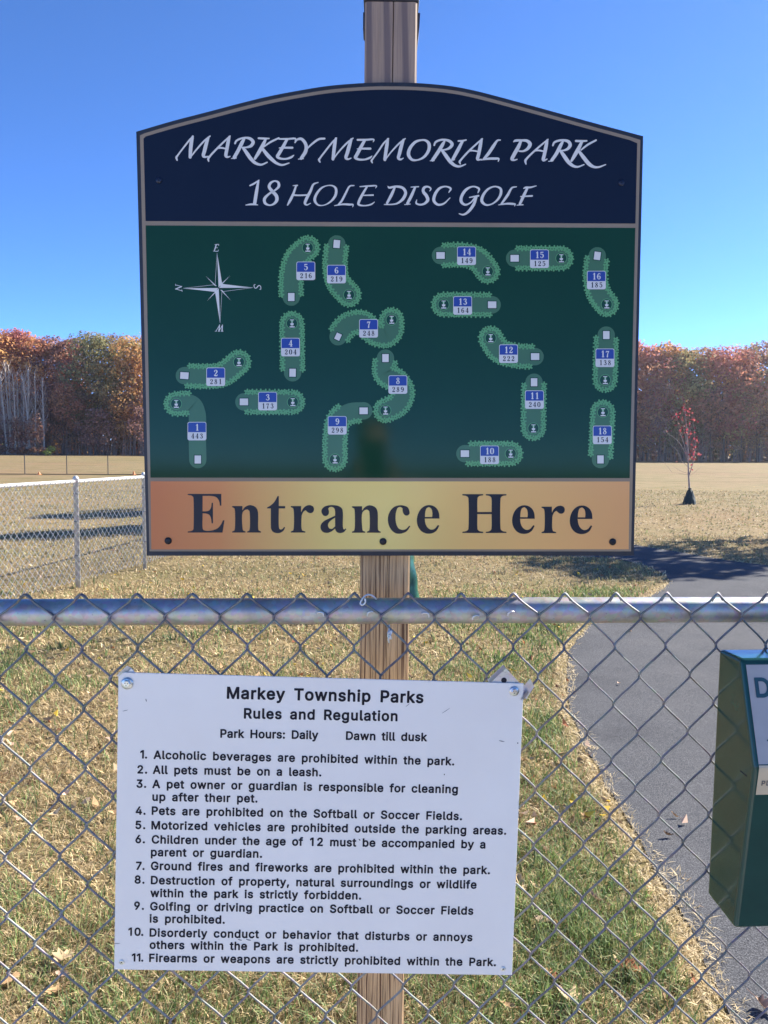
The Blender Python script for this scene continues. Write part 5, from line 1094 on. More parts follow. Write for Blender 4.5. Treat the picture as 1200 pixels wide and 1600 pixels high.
for (x, y) in ((263, 845), (598.5, 846), (957, 846.5)): screw(big, BS, x, y, 0.0062, M['black_screw'])
for (x, y) in ((248.5, 282), (970.5, 286)): screw(big, BS, x, y, 0.0052, M['navy_screw'])

# ================================================================== rules sign
RS = Board((-0.0927, 1.100, 0.9869), 0.0247, 0.0363, 0.0228)
rs = empty('rules_sign'); rs.matrix_world = RS.matrix()
tag(rs, 'white rules and regulation sign bolted to the chain link fence', 'sign')
cpx = [(185, 1050.5), (818.3, 1068), (800, 1524), (178.3, 1515)]
cl = [RS.at(*p) for p in cpx][::-1]
mb = MB()
mb.add([(p[0], 0, p[1]) for p in cl] + [(p[0], 0.0022, p[1]) for p in cl], [(0, 1, 2, 3), (7, 6, 5, 4), (0, 4, 5, 1), (1, 5, 6, 2), (2, 6, 7, 3), (3, 7, 4, 0)])
me = mb.mesh('panel'); fix_normals(me); bevel(me, 0.0005, 1, 60); link('panel', me, M['white_panel'], rs)
RULES = [
 ('Markey Township Parks', 354.4, 1091, 661.4, 1098, 17.9, 0.026), ('Rules and Regulation', 381, 1122, 621, 1126.3, 15.6, 0.024),
 ('Park Hours: Daily', 344.2, 1152, 497.2, 1154.5, 12.8, 0.018), ('Dawn till dusk', 540.4, 1155.4, 667.1, 1157.8, 12.8, 0.018),
 ('1.', 219, 1184.4, 230, 1184.7, 12.4, 0.018), ('Alcoholic beverages are prohibited within the park.', 239.9, 1185.3, 709.6, 1195.4, 12.7, 0.014),
 ('2.', 214.7, 1208, 230, 1208.3, 12.4, 0.018), ('All pets must be on a leash.', 238.8, 1208.6, 502, 1212.6, 12.7, 0.014),
 ('3.', 213.3, 1230.2, 228.5, 1230.4, 12.4, 0.018), ('A pet owner or guardian is responsible for cleaning', 238, 1230.8, 715.3, 1239, 12.7, 0.014),
 ('up after theır pet.', 238, 1250.8, 402.3, 1253.5, 12.7, 0.014),
 ('4.', 211.9, 1272.3, 227.5, 1272.5, 12.4, 0.018), ('Pets are prohibited on the Softball or Soccer Fields.', 237, 1272.5, 721.8, 1281, 12.7, 0.014),
 ('5.', 211.6, 1294.7, 227, 1295, 12.4, 0.018), ('Motorized vehicles are prohibited outside the parking areas.', 236.5, 1295.3, 790.8, 1303.7, 12.7, 0.014),
 ('6.', 211.6, 1316.8, 226.5, 1317, 12.4, 0.018), ('Children under the age of 12 must be accompanied by a', 237, 1317.4, 758.3, 1325.2, 12.7, 0.014),
 ('parent or guardian.', 235.7, 1337.2, 409.4, 1339.8, 12.7, 0.014),
 ('7.', 212.4, 1358.5, 226, 1358.7, 12.4, 0.018), ('Ground fires and fireworks are prohibited within the park.', 235.7, 1358.7, 765.4, 1365.3, 12.7, 0.014),
 ('8.', 210.4, 1380, 225.8, 1380.2, 12.4, 0.018), ('Destruction of property, natural surroundings or wildlife', 235.7, 1381, 744.5, 1388, 12.7, 0.014),
 ('within the park is strictly forbidden.', 235, 1401, 564.2, 1405, 12.7, 0.014),
 ('9.', 209.6, 1420.8, 225, 1421, 12.4, 0.018), ('Golfing or driving practice on Softball or Soccer Fields', 234.5, 1421.8, 739.4, 1428.8, 12.7, 0.014),
 ('is prohibited.', 233.7, 1441, 351.3, 1442.8, 12.7, 0.014),
 ('10.', 200.5, 1461.4, 224, 1461.7, 12.4, 0.018), ('Disorderly conduct or behavior that disturbs or annoys', 233.7, 1462.9, 738, 1470.2, 12.7, 0.014),
 ('others within the Park is prohibited.', 233.7, 1481.9, 559.4, 1486.4, 12.7, 0.014),
 ('11.', 205.9, 1501.6, 224, 1501.9, 12.4, 0.018), ('Firearms or weapons are strictly prohibited within the Park.', 233, 1502.4, 774.8, 1509, 12.7, 0.014),
]
for (t, x0, y0, x1, y1, cp, bo) in RULES:
    mb = MB()
    text_line(mb, t, RS.at(x0, y0), RS.at(x1, y1), cp * 1.10 / FOC * 1.03, -0.0004, bold=bo, space=0.33)
    o = mb.build('text_line', M['rules_ink'], rs)
# scuffs on the enamel
mb = MB()
for (x0, y0, x1, y1, w) in ((228, 1092, 229, 1096, 1.0), (192, 1111, 200, 1109, 0.6), (372, 1467.5, 378, 1469, 1.0), (385, 1467.5, 392, 1469, 1.1), (780, 1157, 788, 1158.5, 0.9), (808.5, 1160.5, 809.5, 1161, 1.8), (691, 1114, 703, 1106, 0.5), (634, 1104, 640, 1099, 0.5), (694, 1209, 694.6, 1211, 1.2), (178.5, 1474, 188, 1473.5, 0.6), (561, 1311, 563, 1313, 1.4)):
    trace(mb, (0, 0), 1, [[(x0, y0, w * 0.6), ((x0 + x1) / 2, (y0 + y1) / 2 + 0.2, w), (x1, y1, w * 0.4)]], -0.0005, board=RS)
mb.build('scuff_mark', M['black_screw'], rs)
for (x, y, r) in ((199, 1067.5, 0.0088), (803.3, 1079.5, 0.0072)):
    u, v_ = RS.at(x, y)
    w = MB().lathe([(r, -0.0003), (r, -0.0016), (r * 0.55, -0.0018)], (u, 0, v_), axis='y', n=24).mesh('washer', True); fix_normals(w)
    wo_ = link('washer', w, M['zinc'], rs)
    hx = MB()
    R6 = r * 0.66
    ring = [(u + R6 * cos(pi / 3 * i + x), v_ + R6 * sin(pi / 3 * i + x)) for i in range(6)]
    ring2 = [(u + R6 * 0.82 * cos(pi / 3 * i + x), v_ + R6 * 0.82 * sin(pi / 3 * i + x)) for i in range(6)]
    vs = [(a, -0.0018, b) for a, b in ring] + [(a, -0.0048, b) for a, b in ring] + [(a, -0.0054, b) for a, b in ring2]
    fs = [(i, (i + 1) % 6, (i + 1) % 6 + 6, i + 6) for i in range(6)] + [(i + 6, (i + 1) % 6 + 6, (i + 1) % 6 + 12, i + 12) for i in range(6)] + [tuple(range(12, 18))]
    me = hx.add(vs, fs).mesh('bolt_head'); fix_normals(me)
    hb = link('bolt_head', me, M['zinc'], rs)
    mk = MB()
    for q in range(3):
        a = q * 2.1 + 0.4; mk.box(u + R6 * 0.4 * cos(a) - 0.0006, u + R6 * 0.4 * cos(a) + 0.0006, -0.0057, -0.0055, v_ + R6 * 0.4 * sin(a) - 0.0006, v_ + R6 * 0.4 * sin(a) + 0.0006)
    mk.build('grade_mark', M['black_screw'], hb)
for (x, y) in ((190.3, 1503), (786, 1513.5)): screw(rs, RS, x, y, 0.0038, M['zinc'], 'rivet', -0.0002, 0.0012)
# folded aluminium corner brackets gripping the mesh behind the panel
def bracket(pts_plate, pts_fold, hole):
    mb = MB()
    q = [RS.at(*p, k=-0.006) for p in pts_plate]
    for (P, y0, y1) in ((q, 0.0035, 0.0050),):
        n4 = len(P)
        mb.add([(p[0], y0, p[1]) for p in P] + [(p[0], y1, p[1]) for p in P], [tuple(range(n4)), tuple(range(2 * n4 - 1, n4 - 1, -1))] + [(i, (i + 1) % n4, (i + 1) % n4 + n4, i + n4) for i in range(n4)])
    f_ = [RS.at(*p, k=-0.006) for p in pts_fold]
    mb.add([(f_[0][0], 0.0036, f_[0][1]), (f_[1][0], 0.0036, f_[1][1]), (f_[2][0], -0.0030, f_[2][1]), (f_[3][0], -0.0030, f_[3][1]),
            (f_[0][0], 0.0048, f_[0][1]), (f_[1][0], 0.0048, f_[1][1]), (f_[2][0], -0.0018, f_[2][1]), (f_[3][0], -0.0018, f_[3][1])],
           [(0, 1, 2, 3), (7, 6, 5, 4), (0, 4, 5, 1), (1, 5, 6, 2), (2, 6, 7, 3), (3, 7, 4, 0)])
    me = mb.mesh('bracket'); fix_normals(me)
    o = link('bracket', me, M['alu'], rs)
    if hole:
        u, v_ = RS.at(*hole, k=-0.003); h_ = MB()
        h_.lathe([(0.0042, 0.0031), (0.0042, 0.00325)], (u, 0, v_), axis='y', n=14).build('bolt_hole', M['ink'], o)
bracket([(790, 1043.5), (813, 1068), (800, 1090), (765, 1067)], [(790, 1043.5), (765, 1067), (760, 1060), (785, 1036.5)], (787.5, 1063))
bracket([(206, 1044), (213, 1053), (204, 1066), (194, 1054)], [(206, 1044), (190, 1060), (185, 1053), (201, 1038)], None)
bracket([(828, 1060), (834, 1072), (822, 1092), (812, 1078)], [(826, 1082), (815, 1096), (812, 1090), (822, 1076)], None)

# ================================================================== green dispenser box at the right
box = empty('bag_dispenser', FA); box.rotation_euler = (0, 0, FYAW)
tag(box, 'dark green metal dispenser box with grey label at the right edge', 'dispenser')
m, nt, bs = new_mat('green_enamel')
v = coords(nt)
n1 = noise(nt, 14, 5, 0.65, v); n2 = noise(nt, 240, 4, 0.7, v)
c = ramp(nt, n1.outputs[0], [(0.3, (0.006, 0.046, 0.036)), (0.7, (0.009, 0.060, 0.046))])
nt.links.new(c, bs.inputs['Base Color']); bs.inputs['Roughness'].default_value = 0.22
r = N(nt, 'ShaderNodeMapRange'); r.inputs['To Min'].default_value = 0.07; r.inputs['To Max'].default_value = 0.20
nt.links.new(n1.outputs[0], r.inputs[0]); nt.links.new(r.outputs[0], bs.inputs['Roughness'])
bump(nt, bs, n2.outputs[0], 0.03, 0.001)
M['enamel'] = m
U0, U1 = 1.089, 1.40
prof = [(0.036, 1.2455), (0.100, 1.2475), (0.150, 1.104), (0.120, 0.846), (0.036, 0.850)]
mb = MB()
vs = [(U0, -k, z) for k, z in prof] + [(U1, -k, z) for k, z in prof]
np_ = len(prof)
fs = [tuple(range(np_)), tuple(range(2 * np_ - 1, np_ - 1, -1))] + [(i, (i + 1) % np_, (i + 1) % np_ + np_, i + np_) for i in range(np_)]
me = mb.add(vs, fs).mesh('casing'); bevel(me, 0.007, 4, 25)
for p in me.polygons: p.use_smooth = True
me.shade_smooth() if hasattr(me, 'shade_smooth') else None
casing = link('casing', me, M['enamel'], box)
wn_ = casing.modifiers.new('weighted', 'WEIGHTED_NORMAL'); wn_.keep_sharp = True
MB().box(U0 + 0.01, U1 - 0.01, -0.036, -0.026, 0.875, 1.235).build('back_plate', M['enamel'], box)
# slot in the side
MB().box(U0 - 0.0006, U0 + 0.002, -0.132, -0.114, 1.0840, 1.0855).build('side_slot', M['ink'], box)
# front label follows the fold
def on_face(t, side_u, upper, lift=0.0006):
    (k0, z0), (k1, z1) = ((0.100, 1.2475), (0.150, 1.104)) if upper else ((0.150, 1.104), (0.120, 0.857))
    d = np.array([k1 - k0, z1 - z0]); L = np.linalg.norm(d); d /= L; nn = np.array([-d[1], d[0]])
    if nn[0] < 0: nn = -nn
    q = np.array([k0, z0]) + d * t * L + nn * lift
    return (side_u, -q[0], q[1])
M['label_grey'] = plain('grey_label_print', (0.43, 0.405, 0.37), 0.35, var=0.06)
M['label_cream'] = plain('cream_label_print', (0.62, 0.51, 0.33), 0.35, var=0.06)
M['label_ink'] = plain('label_green_ink', (0.02, 0.075, 0.09), 0.4)
M['label_text'] = plain('label_grey_ink', (0.10, 0.10, 0.10), 0.4)
lu0, lu1 = U0 + 0.0065, U1 - 0.0065
def lab(name, rows, mat):
    vs = []
    for (t, up) in rows: vs += [on_face(t, lu0, up), on_face(t, lu1, up)]
    fs = [(2 * i, 2 * i + 2, 2 * i + 3, 2 * i + 1) for i in range(len(rows) - 1)]
    return MB().add(vs, fs).build(name, mat, box)
lb_o = lab('front_label', [(0.055, True), (0.965, True)], M['label_grey'])
lab('lower_label', [(0.975, True), (0.998, True), (0.02, False), (0.165, False)], M['label_cream'])
def face_text(txt, u, t, cap, up, mat, bold, space=0.5, width=None):
    mb = MB(); tmp = MB()
    (k0, z0), (k1, z1) = ((0.100, 1.2475), (0.150, 1.104)) if up else ((0.150, 1.104), (0.120, 0.857))
    L = sqrt((k1 - k0) ** 2 + (z1 - z0) ** 2)
    text_line(tmp, txt, (u, 0), (u + width, 0), cap, 0, bold=bold)
    vs = [on_face(t - v[2] / L, v[0], up, 0.0012) for v in tmp.v]
    fs = tmp.f
    MB().add(vs, fs).build('label_text', mat, box)
face_text('DO', 1.1045, 0.355, 0.0265, True, M['label_ink'], 0.05, width=0.052)
face_text('PLE', 1.1015, 0.105, 0.0072, False, M['label_text'], 0.010, width=0.0185)
a_ = on_face(0.745, 1.112, True, 0.0012); b_ = on_face(0.760, 1.112, True, 0.0012); c_ = on_face(0.760, 1.35, True, 0.0012); d_ = on_face(0.745, 1.35, True, 0.0012)
MB().add([a_, b_, c_, d_], [(0, 1, 2, 3)]).build('label_rule', M['label_ink'], box)

# ================================================================== side fence on the left
def diamond_panel(a, b, height, rad, sides=3, z0=0.04, step=0.0803, stepz=0.0905):
    """woven wire between two points, as real thin wires in one mesh"""
    a = np.array(a, float); b = np.array(b, float)
    L = np.linalg.norm(b - a); d = (b - a) / L
    nrm = np.array([-d[1], d[0]])
    n = int(L / (step / 2)); rows = int((height - z0) / (stepz / 2))
    V = []; Fq = []; o = 0
    ang = np.arange(sides) * 2 * pi / sides
    for i in range(n):
        xc = (i + 0.5) * step / 2
        sg = 1 if i % 2 else -1
        k = np.arange(rows + 1)
        xs_ = xc + np.where(k % 2 == 0, sg, -sg) * (step / 4 + rad * 0.4)
        zs_ = height - k * stepz / 2
        P = np.stack([a[0] + d[0] * xs_, a[1] + d[1] * xs_, zs_], 1)
        ring = (np.cos(ang)[:, None] * np.array([d[0], d[1], 0]) + np.sin(ang)[:, None] * np.array([nrm[0], nrm[1], 0])) * rad
        V.append((P[:, None, :] + ring[None]).reshape(-1, 3))
        j = np.arange(rows)[:, None] * sides; s = np.arange(sides)[None]; s2 = (s + 1) % sides
        Fq.append(np.stack([j + s, j + s2, j + sides + s2, j + sides + s], -1).reshape(-1, 4) + o)
        o += (rows + 1) * sides
    V = np.vstack(V); Fq = np.vstack(Fq)
    return np_mesh('wire_mesh', V, Fq.ravel(), np.full(len(Fq), 4), True)
sf = empty('side_fence', (-2.98, 9.50, 0))
tag(sf, 'shiny chain link fence running away on the left beside the ball field, with round posts', 'fence')
def rel(p): return (p[0] + 2.98, p[1] - 9.50)
HT = 1.17
runs = [((-4.55, 3.2), (-2.98, 9.50)), ((-2.98, 9.50), (-1.35, 22.0))]
for (a, b) in runs:
    ra, rb = np.array(rel(a)), np.array(rel(b)); dd_ = (rb - ra) / np.linalg.norm(rb - ra); sh_ = np.array([dd_[1], -dd_[0]]) * 0.03
    me = diamond_panel(ra + sh_, rb + sh_, HT, 0.0031)
    o = link('wire_mesh', me, M['side_wire'], sf); o['kind'] = 'stuff'
    a2, b2 = rel(a), rel(b)
    MB().tube([(a2[0], a2[1], HT - 0.015), (b2[0], b2[1], HT - 0.015)], 0.019, n=14).build('top_rail', M['side_wire'], sf, smooth=True)
    dv = np.array(b2) - np.array(a2); dv /= np.linalg.norm(dv)
for (x, y, r) in ((-3.30, 8.21, 0.026), (-2.98, 9.50, 0.021), (-4.0, 5.4, 0.026), (-2.60, 12.4, 0.024), (-2.2, 15.5, 0.024), (-1.78, 18.7, 0.024), (-1.35, 22.0, 0.026)):
    q = rel((x, y))
    mb = MB(); mb.lathe([(r, -0.05), (r, HT + 0.0), (r * 1.25, HT + 0.004), (r * 1.25, HT + 0.02), (r * 0.6, HT + 0.045)], (q[0], q[1], 0), n=16)
    o = mb.build('post', M['side_wire'], sf, smooth=True)
    for z in (0.35, 0.72, 1.02):
        MB().lathe([(r + 0.004, z), (r + 0.004, z + 0.012)], (q[0], q[1], 0), n=12).build('tie_band', M['wire'], o)

# ================================================================== outfield fence
M['dark_wire'] = plain('dark_weathered_steel', (0.05, 0.055, 0.06), 0.6, 0.3)
of = empty('outfield_fence', (-18.3, 39.2, 0))
tag(of, 'low outfield fence of thin dark posts far out on the pale left field', 'fence')
def far_pt(px, y=40.0): 
    r = ray(px, 741); t = y / r[1]; return (EYE + t * r)[0]
q0 = (-31.0, 36.2); q1 = (-2.0, 42.3)
dq = np.array(q1) - np.array(q0); LQ = np.linalg.norm(dq); dq /= LQ
kk = 0
P38 = ground_at(38, 741.5)[:2]
t0 = float((P38 - np.array(q0)) @ dq)
stepf = 2.0
tt = t0 % stepf
while tt < LQ:
    p = np.array(q0) + dq * tt - np.array([-18.3, 39.2])
    MB().lathe([(0.022, -0.02), (0.022, 1.03)], (p[0], p[1], 0), n=8).build('post', M['dark_wire'], of)
    tt += stepf
A3 = np.array(q0) - np.array([-18.3, 39.2]); B3 = np.array(q1) - np.array([-18.3, 39.2])
for z, r in ((1.02, 0.010), (0.02, 0.022)):
    MB().tube([(A3[0], A3[1], z), (B3[0], B3[1], z)], r, n=6).build('rail' if z > 0.5 else 'bottom_rail', M['dark_wire'], of)
me = diamond_panel(A3, B3, 1.0, 0.0010, 3, 0.04, 0.16, 0.18)
o = link('wire_mesh', me, M['dark_wire'], of); o['kind'] = 'stuff'

# small markers on the grass by the outfield fence
M['orange_plastic'] = plain('orange_plastic', (0.75, 0.24, 0.06), 0.5)
def cone(px, py, hgt, label):
    p = ground_at(px, py)
    e = empty('field_marker', tuple(p)); tag(e, label, 'marker cone', 'orange markers on the outfield grass')
    MB().lathe([(0.14, 0), (0.14, 0.012), (0.08, 0.014), (0.03, hgt), (0.015, hgt + 0.01)], n=14).build('cone', M['orange_plastic'], e, smooth=False)
cone(61, 741.5, 0.12, 'small orange marker lying low on the grass near the first outfield fence posts')
cone(209, 742, 0.17, 'small orange marker on the grass close beside the left edge of the big map sign')

# ================================================================== trees
def leaf_cloud(centres, radii, n, size, seed, flat=0.75, v0=0.55, v1=1.15):
    r = np.random.default_rng(seed)
    centres = np.array(centres, float); radii = np.array(radii, float)
    wgt = radii.prod(axis=1) ** (2 / 3); wgt /= wgt.sum()
    which = r.choice(len(centres), n, p=wgt)
    d = r.normal(size=(n, 3)); d /= np.linalg.norm(d, axis=1, keepdims=True)
    rad = 0.62 + 0.42 * r.random((n, 1)) ** 0.7
    P = centres[which] + d * radii[which] * rad
    P += r.normal(size=(n, 3)) * size * 0.6
    # orientation
    nn = d * 1.1 + r.normal(size=(n, 3)) * 0.42 + np.array([0, 0, 0.3]); nn /= np.linalg.norm(nn, axis=1, keepdims=True)
    a = np.cross(nn, r.normal(size=(n, 3))); a /= np.linalg.norm(a, axis=1, keepdims=True)
    b = np.cross(nn, a)
    s = size * (0.6 + 0.8 * r.random((n, 1)))
    co = np.stack([P - a * s, P + b * s * flat * 0.8, P + a * s, P - b * s * flat * 0.8], 1)
    return co.reshape(-1, 3), which, n
M_BARK = plain('dark_bark', (0.13, 0.10, 0.08), 0.9, var=0.4, nscale=6)
M_PALE = plain('pale_bark', (0.50, 0.43, 0.35), 0.8, var=0.25, nscale=9)
M_TWIG = plain('pale_twig_bark', (0.42, 0.34, 0.28), 0.85, var=0.2, nscale=9)
M_GREY = plain('grey_twig_bark', (0.26, 0.21, 0.18), 0.85, var=0.3, nscale=9)
M_LEAF = attr_mat('autumn_leaves', 0.7, 0.42, spec=0.15)
def tree_geo(seed, H, W, zb, clumps, n, size):
    r = random.Random(seed)
    cs = []; rs_ = []
    for i in range(clumps):
        t = (i + 0.5) / clumps
        z = zb + (H - zb) * (t ** 0.8)
        env = W * 0.5 * (sin(pi * min(1, 0.16 + t * 0.80)) ** 0.7)
        a = r.random() * 2 * pi; rr = env * sqrt(r.random()) * 0.9
        rad = (0.8 + 1.1 * r.random()) * (W / 7.0)
        cs.append((rr * cos(a), rr * sin(a), min(z, H - rad * 0.6))); rs_.append((rad * 1.15, rad * 1.15, rad * 0.85))
    return cs, rs_
def add_tree(name, x, y, H, W, zb, cols, label, seed, n=5200, size=0.19, cat='tree', group=None, clumps=42, trunk_r=0.2, bark=None, kindcol=None):
    e = empty(name, (x, y, 0)); tag(e, label, cat, group)
    cs, rr = tree_geo(seed, H, W, zb, clumps, n, size)
    co, which, n = leaf_cloud(cs, rr, n, size, seed)
    r = np.random.default_rng(seed + 5)
    cols = np.array(cols, float)
    cc = cols[r.integers(0, len(cols), len(cs))]
    lc = cc[which] * 0.85 + cols[r.integers(0, len(cols), n)] * 0.15
    lc = lc * (0.85 + 0.3 * r.random((n, 1)))
    me = np_mesh('crown', co, np.arange(4 * n), np.full(n, 4), False, np.repeat(lc, 4, axis=0))
    link('crown', me, M_LEAF, e)
    rr_ = random.Random(seed)
    mb = MB()
    lean = (rr_.uniform(-.4, .4), rr_.uniform(-.3, .3))
    top = H * 0.86
    tp = [(lean[0] * t * t, lean[1] * t, -0.2 + (top + 0.2) * t) for t in [i / 9 for i in range(10)]]
    mb.tube(tp, [trunk_r * (1.15 if i == 0 else 1) * (1 - 0.88 * i / 9) + 0.01 for i in range(10)], n=8)
    for c in rr_.sample(cs, min(16, len(cs))):
        z0 = max(zb * 0.55, c[2] * rr_.uniform(0.5, 0.8)); t = z0 / top
        s = (lean[0] * t * t, lean[1] * t, z0)
        m_ = ((s[0] + c[0]) / 2 + rr_.uniform(-.2, .2), (s[1] + c[1]) / 2, (s[2] + c[2]) / 2 - 0.1)
        mb.tube([s, m_, c], [trunk_r * 0.3 * (1 - t * 0.6), trunk_r * 0.2 * (1 - t * 0.6), 0.02], n=5)
    mb.build('trunk', bark or M_BARK, e, smooth=True)
    return e
OR = [(0.46, 0.145, 0.03), (0.52, 0.20, 0.04), (0.38, 0.10, 0.03)]
RO = [(0.40, 0.10, 0.035), (0.34, 0.07, 0.035), (0.45, 0.16, 0.05)]
MV = [(0.24, 0.085, 0.055), (0.30, 0.12, 0.07), (0.20, 0.065, 0.05), (0.33, 0.11, 0.045)]
OL = [(0.16, 0.12, 0.035), (0.20, 0.15, 0.05), (0.12, 0.10, 0.03), (0.24, 0.14, 0.045)]
YE = [(0.36, 0.25, 0.07), (0.42, 0.25, 0.06), (0.30, 0.20, 0.07)]
BR = [(0.22, 0.11, 0.05), (0.28, 0.14, 0.06), (0.17, 0.075, 0.035)]
RD = [(0.36, 0.07, 0.04), (0.30, 0.055, 0.04), (0.40, 0.12, 0.045)]
OR = [(0.52, 0.24, 0.08), (0.60, 0.31, 0.10), (0.42, 0.17, 0.06)]
RO = [(0.44, 0.17, 0.09), (0.36, 0.13, 0.08), (0.46, 0.21, 0.10)]
MV = [(0.27, 0.135, 0.11), (0.34, 0.18, 0.14), (0.22, 0.11, 0.09), (0.36, 0.17, 0.11)]
OL = [(0.20, 0.165, 0.065), (0.25, 0.20, 0.09), (0.15, 0.135, 0.05), (0.30, 0.20, 0.08)]
YE = [(0.42, 0.32, 0.12), (0.48, 0.32, 0.11), (0.34, 0.26, 0.12)]
BR = [(0.27, 0.155, 0.085), (0.33, 0.19, 0.10), (0.21, 0.115, 0.07)]
RD = [(0.40, 0.13, 0.09), (0.33, 0.10, 0.08), (0.44, 0.18, 0.10)]
BRT = lambda L: [(min(0.8, q[0] * 1.27 + 0.01), q[1] * 1.40 + 0.012, q[2] * 1.45 + 0.012) for q in L]
OR, RO, MV, OL, YE, BR, RD = map(BRT, (OR, RO, MV, OL, YE, BR, RD))
def tx(px, y):          # sideways position in metres of something seen at px and y metres off
    r = ray(px, 700); return (r * (y / r[1]))[0]
def hz(px, py, y):      # its height
    r = ray(px, py); return EYE[2] + (r * (y / r[1]))[2]
WOOD = 'autumn trees along the far edge of the field'
# name px, top py, distance, width, crown base, palette, label
TL = [
 (-8, 516, 116, 9.0, 7.5, OR, 'bright orange tree at the far left edge, above the bare pale stems'),
 (14, 520, 120, 7.5, 7.0, OR + RO, 'orange and rust tree just right of the far left one in the wood'),
 (36, 522, 118, 6.5, 6.0, RD + RO, 'red crown between orange crowns above the left clump of pale stems'),
 (62, 528, 117, 8.0, 6.5, RO + OR, 'rusty orange broad tree above the right clump of pale stems'),
 (90, 531, 117, 8.5, 4.5, MV, 'dull mauve brown tree in the middle of the left wood'),
 (116, 531, 118, 7.5, 4.5, MV + RO, 'pinkish red brown tree touching the tall olive tree on its left'),
 (152, 519, 114, 9.5, 4.0, OL, 'tall olive green and brown oak, the darkest crown left of the map sign'),
 (178, 528, 117, 8.0, 3.5, OL + BR, 'olive brown tree between the tall olive oak and the orange tree by the sign'),
 (210, 524, 113, 8.5, 3.0, OR + YE, 'glowing orange tree seen right against the left edge of the map sign'),
 (240, 530, 116, 9, 3.5, OR + BR, 'orange brown tree partly covered by the left edge of the map sign'),
 (985, 535, 113, 8, 3.5, RO, 'red brown tree partly covered by the right edge of the map sign'),
 (1012, 540, 112, 8.5, 3.5, RD + RO, 'rust red tree immediately right of the map sign'),
 (1040, 541, 113, 7.0, 3.5, OR + YE, 'orange tipped tree right of the rust red tree by the sign'),
 (1068, 545, 113, 8.5, 3.0, YE + OL, 'tan and yellow green tree behind the young red sapling'),
 (1096, 549, 114, 7.5, 3.5, OR + BR, 'orange brown tree just right of the tan one behind the sapling'),
 (1130, 545, 111, 9.5, 3.5, RD + RO, 'large round red crown in the right part of the wood'),
 (1160, 541, 115, 7.5, 3.0, YE + BR, 'yellowish tree between the round red crown and the mauve one'),
 (1186, 541, 113, 9.0, 3.5, MV + YE, 'mauve and yellow tree at the right edge of the picture'),
 (1222, 543, 114, 9.0, 3.5, RO + YE, 'rusty tree at the extreme right end of the visible wood'),
]
for i, (px, py, y, W, zb, cols, lab_) in enumerate(TL):
    add_tree('autumn_tree', tx(px, y), y, hz(px, py + (0, 5, -3, 4, -2)[i % 5], y), W, zb, cols, lab_, 100 + i, n=6000, size=0.21, group=WOOD, trunk_r=0.19)
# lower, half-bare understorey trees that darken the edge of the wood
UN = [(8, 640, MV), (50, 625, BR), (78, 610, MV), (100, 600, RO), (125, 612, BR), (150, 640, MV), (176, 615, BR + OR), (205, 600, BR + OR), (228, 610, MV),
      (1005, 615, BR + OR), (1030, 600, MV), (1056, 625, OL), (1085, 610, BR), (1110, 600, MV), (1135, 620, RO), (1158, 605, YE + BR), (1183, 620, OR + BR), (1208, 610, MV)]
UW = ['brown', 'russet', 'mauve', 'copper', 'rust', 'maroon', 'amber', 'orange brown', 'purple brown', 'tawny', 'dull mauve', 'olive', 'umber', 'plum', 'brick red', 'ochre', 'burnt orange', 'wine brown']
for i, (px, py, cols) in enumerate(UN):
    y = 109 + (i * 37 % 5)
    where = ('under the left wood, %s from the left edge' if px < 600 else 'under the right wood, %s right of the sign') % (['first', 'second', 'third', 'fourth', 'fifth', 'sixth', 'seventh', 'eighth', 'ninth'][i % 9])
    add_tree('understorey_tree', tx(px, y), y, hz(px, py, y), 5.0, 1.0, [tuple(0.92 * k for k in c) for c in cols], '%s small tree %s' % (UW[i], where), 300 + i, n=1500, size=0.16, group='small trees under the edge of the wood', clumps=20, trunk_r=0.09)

# bare pale stems at the left
BX = [(4, 706, 12, 575, 0.5), (14, 704, 6, 580, -1.5), (18, 703, 11, 568, 0), (16, 706, 17, 570, 0.4), (30, 690, 30, 580, 0), (43, 690, 37, 585, 1.5), (41, 705, 48, 574, 0.5), (37, 695, 40, 590, 0), (54, 690, 57, 580, 0.5), (69, 700, 69, 590, 0), (47, 700, 47, 578, -0.5), (24, 700, 23, 585, 0.5)]
BX[0:1] = [(11, 703, 3, 585, 0.3)]
ordn = ['far left', 'second', 'third', 'fourth', 'fifth', 'sixth', 'seventh', 'eighth', 'ninth', 'tenth', 'eleventh', 'rightmost']
BX.sort(key=lambda b: b[0])
for i, (bx, by, tx_, ty, cv) in enumerate(BX):
    y = 106.5 + (i * 7 % 4) * 0.6
    x0 = tx(bx, y); x1 = tx(tx_, y); H = hz(tx_, ty, y)
    e = empty('birch_stem', (x0, y, 0))
    tag(e, 'bare pale stem before the left wood, %s of its clump' % (ordn[i] if i in (0, 11) else ordn[i] + ' from the left'), 'tree', 'bare pale stems in front of the wood')
    rr_ = random.Random(900 + i)
    mb = MB(); mb.tube([((x1 - x0) * t + cv * 0.25 * sin(pi * t), 0, H * t) for t in [k / 8 for k in range(9)]], [0.13 * (1 - 0.7 * k / 8) for k in range(9)], n=7)
    mb.build('trunk', M_PALE, e, smooth=True)
    mb = MB()
    for k in range(64):
        t = rr_.uniform(0.25, 1.0); s = ((x1 - x0) * t + cv * 0.25 * sin(pi * t), 0, H * t)
        a = rr_.random() * 6.28; l = rr_.uniform(0.6, 1.7) * (1.2 - t * 0.6)
        m_ = (s[0] + cos(a) * l * 0.35, sin(a) * l * 0.35, s[2] + l * 0.5); q = (s[0] + cos(a) * l * 0.6, sin(a) * l * 0.6, s[2] + l * 1.2)
        mb.tube([s, m_, q], [0.028, 0.020, 0.010], n=4)
    mb.build('branches', M_TWIG, e)

